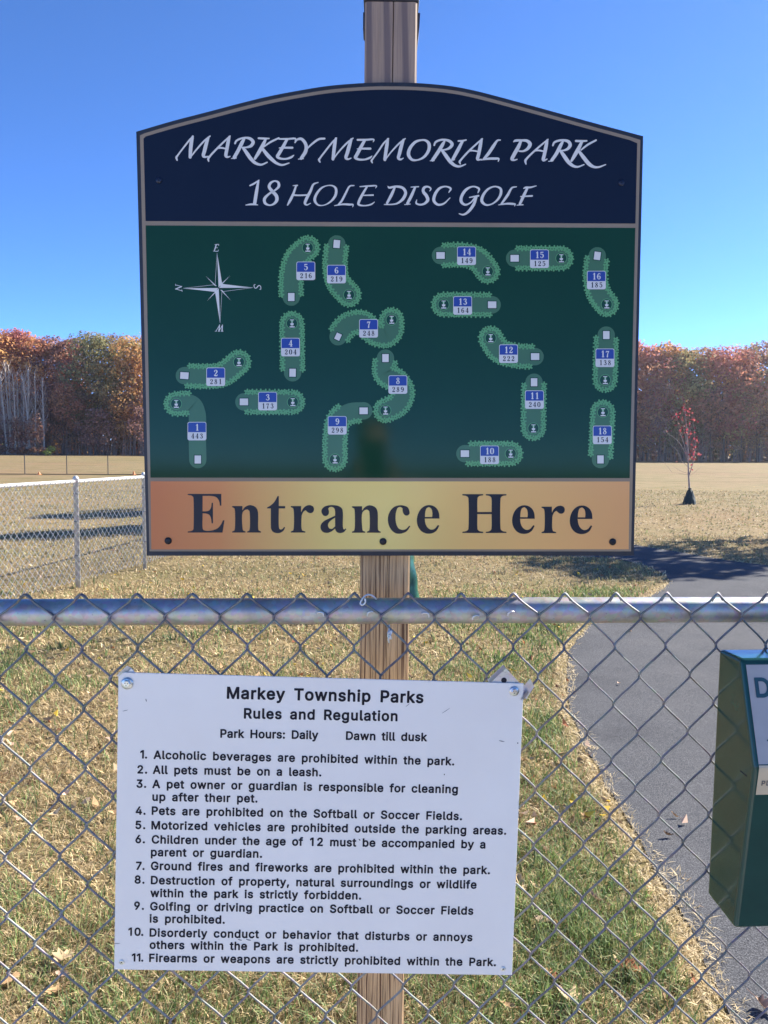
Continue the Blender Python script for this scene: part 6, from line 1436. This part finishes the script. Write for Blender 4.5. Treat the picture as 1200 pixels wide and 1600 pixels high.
def bush(name, px, py, y, W, H, cols, label, seed, n, size=0.13, cat='bush', twig=True):
    e = empty(name, (tx(px, y), y, 0)); tag(e, label, cat)
    r = random.Random(seed)
    cs = [(r.uniform(-W / 2, W / 2), r.uniform(-.8, .8), r.uniform(0.25, 0.8) * H) for _ in range(max(3, int(W * 2.2)))]
    rr = [(0.55, 0.5, H * 0.3)] * len(cs)
    co, which, n = leaf_cloud(cs, rr, n, size, seed)
    g_ = np.random.default_rng(seed); cols = np.array(cols)
    lc = cols[g_.integers(0, len(cols), n)] * (0.6 + 0.8 * g_.random((n, 1)))
    co[:, 2] = np.maximum(co[:, 2], 0.0)
    me = np_mesh('foliage', co, np.arange(4 * n), np.full(n, 4), False, np.repeat(lc, 4, axis=0)); link('foliage', me, M_LEAF, e)
    mb = MB()
    for c in cs: mb.tube([(c[0] * 0.7, c[1] * 0.6, -0.05), (c[0] * 0.85, c[1], c[2] * 0.5), (c[0], c[1], c[2] * 1.2)], [0.03, 0.02, 0.008], n=4)
    mb.build('stems', M_GREY, e)
bush('shrub', 26, 700, 104, 3.2, 5.2, [(0.34, 0.17, 0.13), (0.40, 0.22, 0.16), (0.25, 0.12, 0.09)], 'pinkish brown leafy shrub growing among the bare pale stems', 41, 900)
bush('shrub', 50, 700, 104, 3.6, 6.0, [(0.36, 0.19, 0.14), (0.42, 0.25, 0.16), (0.25, 0.13, 0.09)], 'taller pinkish tan shrub at the foot of the right pale stems', 42, 1100)
bush('low_brush', 35, 707, 103, 8.5, 1.1, [(0.22, 0.11, 0.075), (0.28, 0.15, 0.09)], 'low strip of brown brush along the edge of the mown field at far left', 43, 1500, 0.10)
bush('shrub', 81, 706, 102, 1.0, 1.2, [(0.16, 0.22, 0.05), (0.10, 0.16, 0.04)], 'small green bush at the foot of the wood beside the brown brush', 44, 420, 0.09)
bush('shrub', 93, 678, 105, 1.3, 3.3, [(0.62, 0.26, 0.06), (0.52, 0.20, 0.05)], 'small bright orange sapling against the dark wood', 45, 160, 0.11)

# the wood behind and between, which reads as one mass
cs = []; rr = []; cc = []
r = random.Random(77)
pals = [OR, RO, MV, OL, YE, BR, RD, MV, BR]
ALLC = []
for row, (y, n_t) in enumerate(((121, 44), (128, 40), (136, 34))):
    for i in range(n_t):
        x = -118 + 236 * (i + r.random() * 0.7) / n_t
        H = r.uniform(11.5, 15.2) * y / 117; pal = r.choice(pals)
        for k in range(18):
            t = (k + .5) / 18
            cs.append((x + r.uniform(-2.9, 2.9) * (1.1 - 0.6 * t), y + r.uniform(-2, 2), 0.8 + (H - 2.0) * t)); q = r.uniform(1.1, 1.9); rr.append((q, q, q * 0.9))
            cc.append(pal[r.randrange(len(pal))])
for row, y in enumerate((114, 118, 122, 127, 132, 138, 145, 152)):
    for i in range(70):
        x = -122 + 244 * (i + r.random()) / 70
        for k in range(4):
            cs.append((x + r.uniform(-1.5, 1.5), y + r.uniform(-2, 2), 0.9 + 2.1 * k)); q = r.uniform(1.3, 2.2); rr.append((q, q * 0.8, q * 0.9))
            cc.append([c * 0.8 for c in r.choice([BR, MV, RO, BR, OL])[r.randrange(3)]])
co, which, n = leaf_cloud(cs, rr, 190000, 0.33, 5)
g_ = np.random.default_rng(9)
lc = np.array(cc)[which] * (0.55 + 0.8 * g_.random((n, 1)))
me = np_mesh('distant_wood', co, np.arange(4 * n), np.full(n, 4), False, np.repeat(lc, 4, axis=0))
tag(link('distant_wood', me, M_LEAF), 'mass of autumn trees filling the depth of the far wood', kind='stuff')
# trunks and bare brush within the wood
mb = MB()
for i in range(420):
    x = r.uniform(-115, 115); y = r.uniform(112, 128); H = r.uniform(6, 13); q = r.uniform(0.05, 0.17)
    dx = r.uniform(-.7, .7)
    mb.tube([(x, y, -0.1), (x + dx * 0.4, y, H * 0.5), (x + dx, y, H)], [q, q * 0.75, q * 0.4], n=5)
for i in range(1500):
    x = r.uniform(-75, 75); y = r.uniform(108.5, 114); H = r.uniform(1.5, 5)
    dx = r.uniform(-.6, .6)
    mb.tube([(x, y, -0.1), (x + dx * .4, y, H * .5), (x + dx, y, H)], [0.03, 0.022, 0.012], n=3, cap=False)
tag(mb.build('wood_undergrowth', M_GREY), 'tangle of thin stems and trunks inside the wood', kind='stuff')

# ------------------------------------------------------------------ young trees with watering bags
M['bag'] = plain('dark_green_bag', (0.012, 0.085, 0.052), 0.30, var=0.4, nscale=14, bmp=0.9)
def water_bag(x, y, w_bot, w_top, h, label, seed):
    e = empty('watering_bag', (x, y, 0)); tag(e, label, 'tree bag')
    vs = []; fs = []; n = 40; rows = 14
    for j in range(rows + 1):
        t = j / rows
        rad = (w_bot * (1 - t) + w_top * t) / 2 * (1 + 0.05 * sin(t * 5)) if t < 0.88 else (w_top / 2) * (1 - (t - 0.88) / 0.12 * 0.55)
        for k in range(n):
            a = 2 * pi * k / n
            wr = 1 + 0.05 * sin(5 * a + seed + 3 * t) + 0.035 * sin(11 * a - 6 * t + seed) + 0.02 * sin(17 * t + 3 * a) + 0.015 * sin(23 * a + 9 * t)
            vs.append((rad * wr * cos(a), rad * wr * 0.9 * sin(a), h * t + 0.006 * sin(7 * a) * t))
    for j in range(rows):
        for k in range(n):
            k2 = (k + 1) % n; fs.append((j * n + k, j * n + k2, (j + 1) * n + k2, (j + 1) * n + k))
    fs.append(tuple(rows * n + k for k in range(n)))
    MB().add(vs, fs).build('bag', M['bag'], e, smooth=True)
    MB().tube([(w_top * 0.3 * cos(a), w_top * 0.28 * sin(a), h + 0.01) for a in [2 * pi * k / 14 for k in range(14)]], 0.012, n=6, closed=True).build('top_strap', M['bag'], e, smooth=True)
    return e
M['sap_bark'] = plain('sapling_bark', (0.30, 0.25, 0.23), 0.8, var=0.3, nscale=40)
def sapling(x, y, branches, leaves, label, seed, leaf_cols, lsize):
    """branches: list of polylines in local metres with start radius"""
    e = empty('young_tree', (x, y, 0)); tag(e, label, 'young tree')
    mb = MB()
    for pl, r0 in branches:
        q = centripetal(pl, n=4)
        mb.tube(q, [r0 * (1 - 0.75 * i / (len(q) - 1)) for i in range(len(q))], n=6)
    mb.build('trunk', M['sap_bark'], e, smooth=True)
    g_ = np.random.default_rng(seed); P = np.array(leaves); n = len(P)
    nn = g_.normal(size=(n, 3)); nn /= np.linalg.norm(nn, axis=1, keepdims=True)
    a = np.cross(nn, g_.normal(size=(n, 3))); a /= np.linalg.norm(a, axis=1, keepdims=True); b = np.cross(nn, a)
    s = lsize * (0.6 + 0.7 * g_.random((n, 1)))
    co = np.stack([P, P + (a + b * 0.8) * s * 0.55, P + a * s * 1.2, P + (a - b * 0.8) * s * 0.55], 1).reshape(-1, 3)
    cols = np.array(leaf_cols)[g_.integers(0, len(leaf_cols), n)] * (0.7 + 0.6 * g_.random((n, 1)))
    me = np_mesh('leaves', co, np.arange(4 * n), np.full(n, 4), False, np.repeat(cols, 4, axis=0)); link('leaves', me, M_LEAF, e)
    return e
SY = 22.3; sx0 = float(ground_at(1077, 788)[0]); SY = float(ground_at(1077, 788)[1])
rr_ = random.Random(5)
def sp(px, py, dy=0.0):
    q = ray(px, py); t = SY / q[1]; p = EYE + t * q
    return (float(p[0]) - sx0, dy, float(p[2]))
def ztrunk(*pts): return [sp(*p) for p in pts]
br = [
 (ztrunk((1077, 787), (1077, 762), (1076, 745), (1075, 715), (1074, 690), (1072, 660), (1070, 636)), 0.030),
 (ztrunk((1076, 745), (1083, 725), (1088, 705), (1089, 680), (1086, 652)) , 0.014),
 (ztrunk((1076, 722), (1068, 705), (1058, 688), (1048, 678), (1041, 672)), 0.012),
 (ztrunk((1075, 718), (1068, 695), (1062, 675), (1056, 655), (1052, 640)), 0.013),
 (ztrunk((1074, 700), (1070, 685), (1066, 668), (1060, 650)), 0.009),
 (ztrunk((1076, 730), (1066, 720), (1057, 706), (1050, 694)), 0.008),
 (ztrunk((1073, 690), (1077, 670), (1079, 650), (1078, 634)), 0.010),
 (ztrunk((1070, 655), (1066, 640), (1063, 625)), 0.006), (ztrunk((1077, 680), (1083, 665), (1086, 648)), 0.006),
 (ztrunk((1076, 740), (1062, 735), (1052, 727)), 0.005), (ztrunk((1050, 738), (1040, 722), (1032, 708)), 0.004),
 (ztrunk((1077, 742), (1064, 740), (1050, 738)), 0.005), (ztrunk((1077, 744), (1083, 738), (1092, 728)), 0.004)]
br = [([(x + 0, y_ + (0.0 if i == 0 else rr_.uniform(-0.28, 0.28) * k / max(1, len(pl) - 1)), z) for k, (x, y_, z) in enumerate(pl)], r0) for i, (pl, r0) in enumerate(br)]
lv = []
for (cx_, cy_, sx_, sy_, n) in ((1068, 640, 7, 10, 34), (1077, 655, 7, 14, 40), (1082, 690, 6, 16, 60), (1080, 712, 7, 10, 60), (1069, 672, 6, 12, 34), (1058, 656, 6, 9, 18), (1052, 650, 4, 8, 9), (1041, 673, 3, 2, 6), (1084, 655, 4, 8, 12), (1076, 730, 5, 8, 8), (1052, 715, 8, 12, 5)):
    for k in range(int(n * 0.62)): lv.append(sp(cx_ + rr_.gauss(0, sx_ * 0.55), cy_ + rr_.gauss(0, sy_ * 0.6), rr_.uniform(-0.3, 0.3)))
sapling(sx0, SY, br, lv, 'thin young tree with sparse crimson leaves alone on the right field', 3, [(0.30, 0.06, 0.075), (0.36, 0.10, 0.10), (0.24, 0.05, 0.06)], 0.070)
wb_ = water_bag(sx0, SY, 0.37, 0.14, 0.45, 'dark green watering bag wrapped round the foot of the crimson young tree', 1.0)
M['dark_bag'] = plain('blackish_green_bag', (0.010, 0.028, 0.022), 0.6, var=0.3, nscale=9)
for c_ in wb_.children: c_.data.materials[0] = M['dark_bag']
# the second one, straight behind the post
x2, y2 = 0.112, 7.25
lv = []; br = [([(0, 0, -0.05), (0.01, 0, 0.9), (-0.01, 0.02, 1.7), (0.02, 0, 2.5)], 0.022)]
for k in range(11):
    z = 1.25 + 0.1 * k; a = rr_.random() * 6.28; l = rr_.uniform(0.3, 0.6)
    q = (cos(a) * l * 0.8, sin(a) * l, z + l * 0.9); br.append(([(0, 0, z), (q[0] * .5, q[1] * .5, z + l * .4), q], 0.008))
    for j in range(9): t = rr_.uniform(.4, 1.05); lv.append((q[0] * t + rr_.gauss(0, .04), q[1] * t + rr_.gauss(0, .04), z + l * .9 * t + rr_.gauss(0, .04)))
sapling(x2, y2, br, lv, 'young tree hidden behind the timber post and map sign', 8, [(0.34, 0.05, 0.04), (0.30, 0.10, 0.05)], 0.06)
water_bag(x2, y2, 0.45, 0.34, 0.66, 'dark green watering bag peeking out right of the timber post above the rail', 2.3)

# shade trees: behind the sign, and beyond the right edge of the frame, whose shade lies on the grass and the path
add_tree('shade_tree', 0.3, 21.7, 5.8, 2.8, 1.8, OR + BR, 'bushy tree standing out on the field, hidden by the map sign', 501, n=2600, size=0.13, clumps=26, trunk_r=0.10, group='field trees that shade the grass')
add_tree('shade_tree', 0.9, 17.3, 5.4, 2.0, 1.4, RO + BR, 'narrower tree standing out on the field, hidden by the map sign', 502, n=2200, size=0.12, clumps=22, trunk_r=0.09, group='field trees that shade the grass')
add_tree('shade_tree', 10.9, 15.4, 6.4, 2.7, 2.6, YE + OR, 'tree just beyond the right edge of the picture, shading the bend of the path', 503, n=1500, size=0.13, clumps=18, trunk_r=0.12, group='field trees that shade the grass')

# ================================================================== fallen leaves
M_FALL = attr_mat('fallen_leaf', 0.75, 0.15, spec=0.25)
def leaf_shape(kind):
    if kind == 'maple':
        half = [(0, -0.50), (0.05, -0.28), (0.30, -0.38), (0.24, -0.20), (0.50, -0.10), (0.36, 0.02), (0.46, 0.22), (0.22, 0.16), (0.20, 0.30), (0.10, 0.28), (0.0, 0.55)]
    else:
        half = [(0, -0.52), (0.05, -0.30), (0.16, -0.26), (0.10, -0.14), (0.24, -0.04), (0.14, 0.06), (0.26, 0.20), (0.14, 0.27), (0.16, 0.42), (0.0, 0.54)]
    return half
def fallen(px, py, size, kind, col, rot, curl, label, z=0.022, k=0):
    p = ground_at(px, py, z)
    half = leaf_shape(kind); n = len(half)
    r = random.Random(int(px * 7 + py))
    vs = []; cols = []
    def bend(x, y):
        zz = curl * (abs(x) ** 1.4) * 1.6 + curl * 0.5 * (y * y) * 2 + 0.05 * sin(9 * x + 5 * y + px)
        return (x * (1 - 0.35 * curl), y, zz)
    mid = [bend(0, h[1]) for h in half]
    L_ = [bend(-h[0], h[1]) for h in half]; R_ = [bend(h[0] * 0.97, h[1] + 0.01) for h in half]
    vs = mid + L_ + R_
    for j, v_ in enumerate(vs):
        f = 0.8 + 0.4 * r.random(); 
        if j < n: f *= 0.8
        cols.append([c * f for c in col])
    fs = []
    for i in range(n - 1):
        fs += [(i, i + 1, n + i + 1), (i, n + i + 1, n + i), (i, 2 * n + i, 2 * n + i + 1), (i, 2 * n + i + 1, i + 1)]
    me = np_mesh('leaf_blade', np.array(vs) * size, np.array(fs).ravel(), np.full(len(fs), 3), True, np.array(cols))
    e = empty('fallen_leaf', tuple(p)); tag(e, label, 'leaf')
    e['group'] = 'single fallen leaves on the grass and path'
    o = link('leaf_blade', me, M_FALL, e)
    s_ = MB().tube([(0, -0.46 * size, 0.1 * curl * size), (0.03 * size, -0.7 * size, 0.02 * size), (0.1 * size, -0.95 * size, 0.05 * size)], 0.0009, n=5).build('leaf_stalk', M_FALL, e)
    a = s_.data.color_attributes.new('Col', 'FLOAT_COLOR', 'POINT')
    for d_ in a.data: d_.color = (col[0] * .7, col[1] * .6, col[2] * .6, 1)
    e.rotation_euler = (r.uniform(-.25, .25), r.uniform(-.25, .25), radians(rot))
PALE_L = (0.58, 0.43, 0.25); TAN_L = (0.45, 0.29, 0.15); RUST_L = (0.32, 0.12, 0.05); YEL_L = (0.68, 0.46, 0.06); PINK_L = (0.55, 0.38, 0.27)
FL = [
 (888, 1556, 0.082, 'maple', PALE_L, 20, 0.35, 'large pale tan maple leaf on the grass near the bottom, right of the rules sign'),
 (853, 1438, 0.070, 'oak', PINK_L, 75, 0.25, 'pale pinkish oak leaf lying flat beside the lower right edge of the rules sign'),
 (872, 1442, 0.042, 'oak', RUST_L, 130, 0.9, 'orange brown curled leaf touching the pale pinkish oak leaf'),
 (814, 1384, 0.085, 'oak', PALE_L, 10, 0.6, 'upright pale leaf poking out behind the right edge of the rules sign'),
 (836, 1386, 0.050, 'oak', PALE_L, 30, 0.8, 'narrow pale leaf just right of the upright pale leaf'),
 (857, 1330, 0.060, 'oak', PINK_L, 60, 0.9, 'pale crumpled leaf on grass level with the sixth rule'),
 (916, 1277, 0.060, 'oak', TAN_L, 100, 0.9, 'tan and orange crumpled leaf on the green strip by the path'),
 (934, 1406, 0.058, 'oak', PINK_L, 40, 1.0, 'small folded pale leaf in the green strip near the path edge'),
 (826, 1216, 0.075, 'maple', RUST_L, 15, 0.4, 'brown leaf on bare straw close to the right edge of the rules sign'),
 (962, 1499, 0.032, 'oak', PALE_L, 5, 0.4, 'tiny whitish leaf fragment on grass near the bottom right'),
 (985, 1513, 0.080, 'maple', RUST_L, 70, 0.3, 'reddish brown leaf half buried in the grass near the bottom right'),
 (1083, 1532, 0.040, 'oak', RUST_L, 0, 0.8, 'small rust coloured leaf where grass meets asphalt at bottom right'),
 (1042, 1562, 0.060, 'oak', TAN_L, -20, 0.8, 'tan upright curled leaf near the asphalt edge at the bottom'),
 (863, 1527, 0.055, 'maple', RUST_L, 110, 0.5, 'dark red brown leaf left of the large pale maple leaf'),
 (793, 1573, 0.065, 'oak', TAN_L, 60, 0.7, 'crumpled tan leaf at the bottom under the right corner of the rules sign'),
 (98, 1498, 0.075, 'maple', PALE_L, 150, 0.4, 'pale leaf behind the fence wires left of the rules sign lower corner'),
 (86, 1547, 0.085, 'oak', TAN_L, -40, 0.35, 'tan oak leaf on the grass near the bottom left'),
 (13, 1533, 0.070, 'oak', TAN_L, -25, 0.4, 'tan leaf at the left edge near the bottom'),
 (100, 1523, 0.050, 'oak', PINK_L, 80, 0.5, 'narrow pinkish leaf lying between the two leaves at bottom left'),
 (1193, 1573, 0.062, 'maple', PINK_L, 200, 0.6, 'pale pink leaf on asphalt at the bottom right corner'),
 (1055, 1275, 0.038, 'oak', TAN_L, 60, 1.0, 'small tan curled leaf on the asphalt, farther of the two'),
 (1046, 1305, 0.050, 'oak', (0.16, 0.10, 0.06), 85, 1.0, 'dark brown curled leaf on the asphalt, nearer of the two'),
 (475, 901, 0.075, 'maple', YEL_L, 0, 0.8, 'bright yellow leaf on the grass below the letter r of Entrance'),
 (665, 1005, 0.060, 'maple', YEL_L, 30, 0.4, 'yellow leaf on the grass just right of the timber post under the rail'),
 (803, 1048, 0.060, 'oak', YEL_L, 60, 0.6, 'golden leaf just above the top right bracket of the rules sign'),
 (818, 1004, 0.060, 'oak', (0.45, 0.16, 0.05), 10, 0.5, 'orange leaf on grass under the rail left of the path'),
 (874, 980, 0.060, 'oak', YEL_L, 80, 0.4, 'yellow leaf close to the path edge just under the rail'),
 (376, 984, 0.060, 'oak', YEL_L, 40, 0.5, 'yellow leaf on dry grass above the word Markey'),
 (467, 985, 0.070, 'oak', PALE_L, 0, 0.9, 'pale upright leaf under the rail left of the timber post'),
 (298, 946, 0.06, 'oak', YEL_L, 0, 0.9, 'yellow speck of a leaf behind the wire knuckle left of the post'),
]
for k, a in enumerate(FL):
    zz = 0.022 if not (a[0] > 1040 and a[0] < 1060 and a[1] < 1310) and a[0] < 1180 else 0.014
    fallen(a[0], a[1], a[2], a[3], a[4], a[5], a[6], a[7], z=zz)
# litter of little leaves that nobody could count
g_ = np.random.default_rng(21); n = 2600
yy = 3.0 + 30 * g_.random(n) ** 1.5; xx = (g_.random(n) * 2 - 1) * (0.56 * yy + 0.5)
ip = in_poly(xx, yy, path_poly); kk_ = (~ip) | (g_.random(n) < 0.04)
xx = xx[kk_]; yy = yy[kk_]; n = len(xx)
P = np.stack([xx, yy, np.where(in_poly(xx, yy, path_poly), 0.016, 0.03)], 1)
nn = g_.normal(size=(n, 3)) * 0.5 + np.array([0, 0, 1]); nn /= np.linalg.norm(nn, axis=1, keepdims=True)
a = np.cross(nn, g_.normal(size=(n, 3))); a /= np.linalg.norm(a, axis=1, keepdims=True); b = np.cross(nn, a)
s = (0.012 + 0.022 * g_.random((n, 1)))
bend_ = nn * s * 0.5
co = np.stack([P - a * s + bend_, P - b * s * 0.5, P + a * s + bend_, P + b * s * 0.5], 1).reshape(-1, 3)
pc = np.array([PALE_L, TAN_L, RUST_L, YEL_L, PINK_L, TAN_L]); cols = pc[g_.integers(0, 6, n)] * (0.7 + 0.5 * g_.random((n, 1)))
me = np_mesh('leaf_litter', co, np.arange(4 * n), np.full(n, 4), False, np.repeat(cols, 4, axis=0))
tag(link('leaf_litter', me, M_FALL), kind='stuff')

# ================================================================== the person taking the picture, seen only as a reflection in the sign
def skin_body(name, verts, edges, mat, parent, sub=2):
    me = bpy.data.meshes.new(name)
    me.from_pydata([v[:3] for v in verts], edges, [])
    o = link(name, me, mat, parent)
    md = o.modifiers.new('skin', 'SKIN'); md.use_smooth_shade = True
    for i, v in enumerate(verts):
        sv = me.skin_vertices[0].data[i]; sv.radius = (v[3], v[4] if len(v) > 4 else v[3]); sv.use_root = (i == 0)
    s_ = o.modifiers.new('sub', 'SUBSURF'); s_.levels = sub; s_.render_levels = sub
    return o
M['skin'] = plain('skin', (0.55, 0.33, 0.24), 0.5, var=0.08)
M['shirt'] = plain('pale_shirt', (0.78, 0.76, 0.68), 0.85, var=0.06)
M['trousers'] = plain('dark_trousers', (0.05, 0.06, 0.09), 0.9)
M['hair'] = plain('brown_hair', (0.09, 0.055, 0.035), 0.7, var=0.3)
PX_, PYY = 0.01, -0.66
pe = empty('person', (PX_, PYY, 0)); tag(pe, 'person in a pale shirt holding up a phone, mirrored faintly in the map sign', 'person')
V_ = [(0, 0, 0.95, .15, .11), (0, 0, 1.15, .145, .10), (0, 0.01, 1.32, .16, .105), (0, 0.0, 1.42, .10, .08), (0, 0.01, 1.49, .052), (0, 0.02, 1.56, .068), (0, 0.03, 1.63, .080, .092), (0, 0.02, 1.71, .062, .075)]
E_ = [(i, i + 1) for i in range(7)]
for s_ in (-1, 1):
    b = len(V_)
    V_ += [(s_ * .17, 0, 1.40, .055), (s_ * .24, .06, 1.18, .042), (s_ * .20, .26, 1.27, .036), (s_ * .075, .50, 1.47, .026), (s_ * .060, .56, 1.50, .030, .020)]
    E_ += [(3, b), (b, b + 1), (b + 1, b + 2), (b + 2, b + 3), (b + 3, b + 4)]
    h_ = len(V_)
    for k in range(4):      # fingers curled round the phone
        zf = 1.475 + 0.021 * k
        V_ += [(s_ * .064, .585, zf, .0095), (s_ * .070, .605, zf + .003, .0085), (s_ * .055, .618, zf + .004, .0075)]
        E_ += [(b + 4, h_ + 3 * k), (h_ + 3 * k, h_ + 3 * k + 1), (h_ + 3 * k + 1, h_ + 3 * k + 2)]
    t_ = len(V_)
    V_ += [(s_ * .050, .572, 1.475, .011), (s_ * .030, .585, 1.492, .009)]
    E_ += [(b + 4, t_), (t_, t_ + 1)]
    l_ = len(V_)
    V_ += [(s_ * .10, 0, .86, .085), (s_ * .11, .01, .50, .058), (s_ * .12, -.01, .12, .038), (s_ * .125, .10, .05, .036)]
    E_ += [(0, l_), (l_, l_ + 1), (l_ + 1, l_ + 2), (l_ + 2, l_ + 3)]
body = skin_body('body', V_, E_, M['skin'], pe, 1)
sh = [(0, 0, 0.93, .172, .132), (0, 0, 1.15, .168, .122), (0, 0.01, 1.32, .182, .128), (0, 0, 1.41, .125, .100)]
se = [(0, 1), (1, 2), (2, 3)]
for s_ in (-1, 1):
    b = len(sh); sh += [(s_ * .175, 0, 1.40, .078), (s_ * .225, .035, 1.25, .066)]; se += [(2, b), (b, b + 1)]
skin_body('shirt', sh, se, M['shirt'], pe)
tr = [(0, 0, .95, .165, .125)]; te = []
for s_ in (-1, 1):
    b = len(tr); tr += [(s_ * .10, 0, .84, .104), (s_ * .11, .01, .50, .078), (s_ * .12, -.01, .10, .065)]; te += [(0, b), (b, b + 1), (b + 1, b + 2)]
skin_body('trousers', tr, te, M['trousers'], pe)
skin_body('hair', [(0, -.01, 1.715, .083, .085), (0, -.055, 1.66, .075, .055), (0, -.065, 1.59, .055, .035)], [(0, 1), (1, 2)], M['hair'], pe)
for s_ in (-1, 1): MB().lathe([(0.004, 0.106), (0.010, 0.112), (0.006, 0.1215)], (s_ * .030, 0.0, 1.64), axis='y', n=10).build('eye', M['hair'], body)
MB().tube([(0, .118, 1.655), (0, .132, 1.625), (0, .138, 1.607), (0, .118, 1.600)], [.007, .010, .013, .008], n=8).build('nose', M['skin'], body, smooth=True)
MB().tube([(-.024, .108, 1.572), (0, .118, 1.574), (.024, .108, 1.572)], [.003, .006, .003], n=6).build('mouth', plain('lips', (0.40, 0.16, 0.13), 0.5), body, smooth=True)
mb = MB(); mb.box(-.036, .036, 0.588, 0.596, 1.455, 1.605)
me = mb.mesh('phone'); bevel(me, 0.003, 2)
ph = link('phone', me, plain('dark_phone', (0.02, 0.02, 0.022), 0.25)); ph.location = (PX_, PYY, 0)
tag(ph, 'dark phone held upright in both hands of the mirrored person', 'phone')

# ================================================================== thin haze volume over the field, added to veil far trees like lens flare
m = bpy.data.materials.new('air'); m.use_nodes = True; nt = m.node_tree; nt.nodes.clear()
out = nt.nodes.new('ShaderNodeOutputMaterial'); pv = nt.nodes.new('ShaderNodeVolumePrincipled')
pv.inputs['Color'].default_value = (0.86, 0.90, 1.0, 1); pv.inputs['Density'].default_value = 0.00024; pv.inputs['Anisotropy'].default_value = 0.55
nt.links.new(pv.outputs[0], out.inputs['Volume'])
hzb = MB().box(-760, 760, -560, 1560, -1.0, 24.0).build('haze', m); hzb['kind'] = 'stuff'
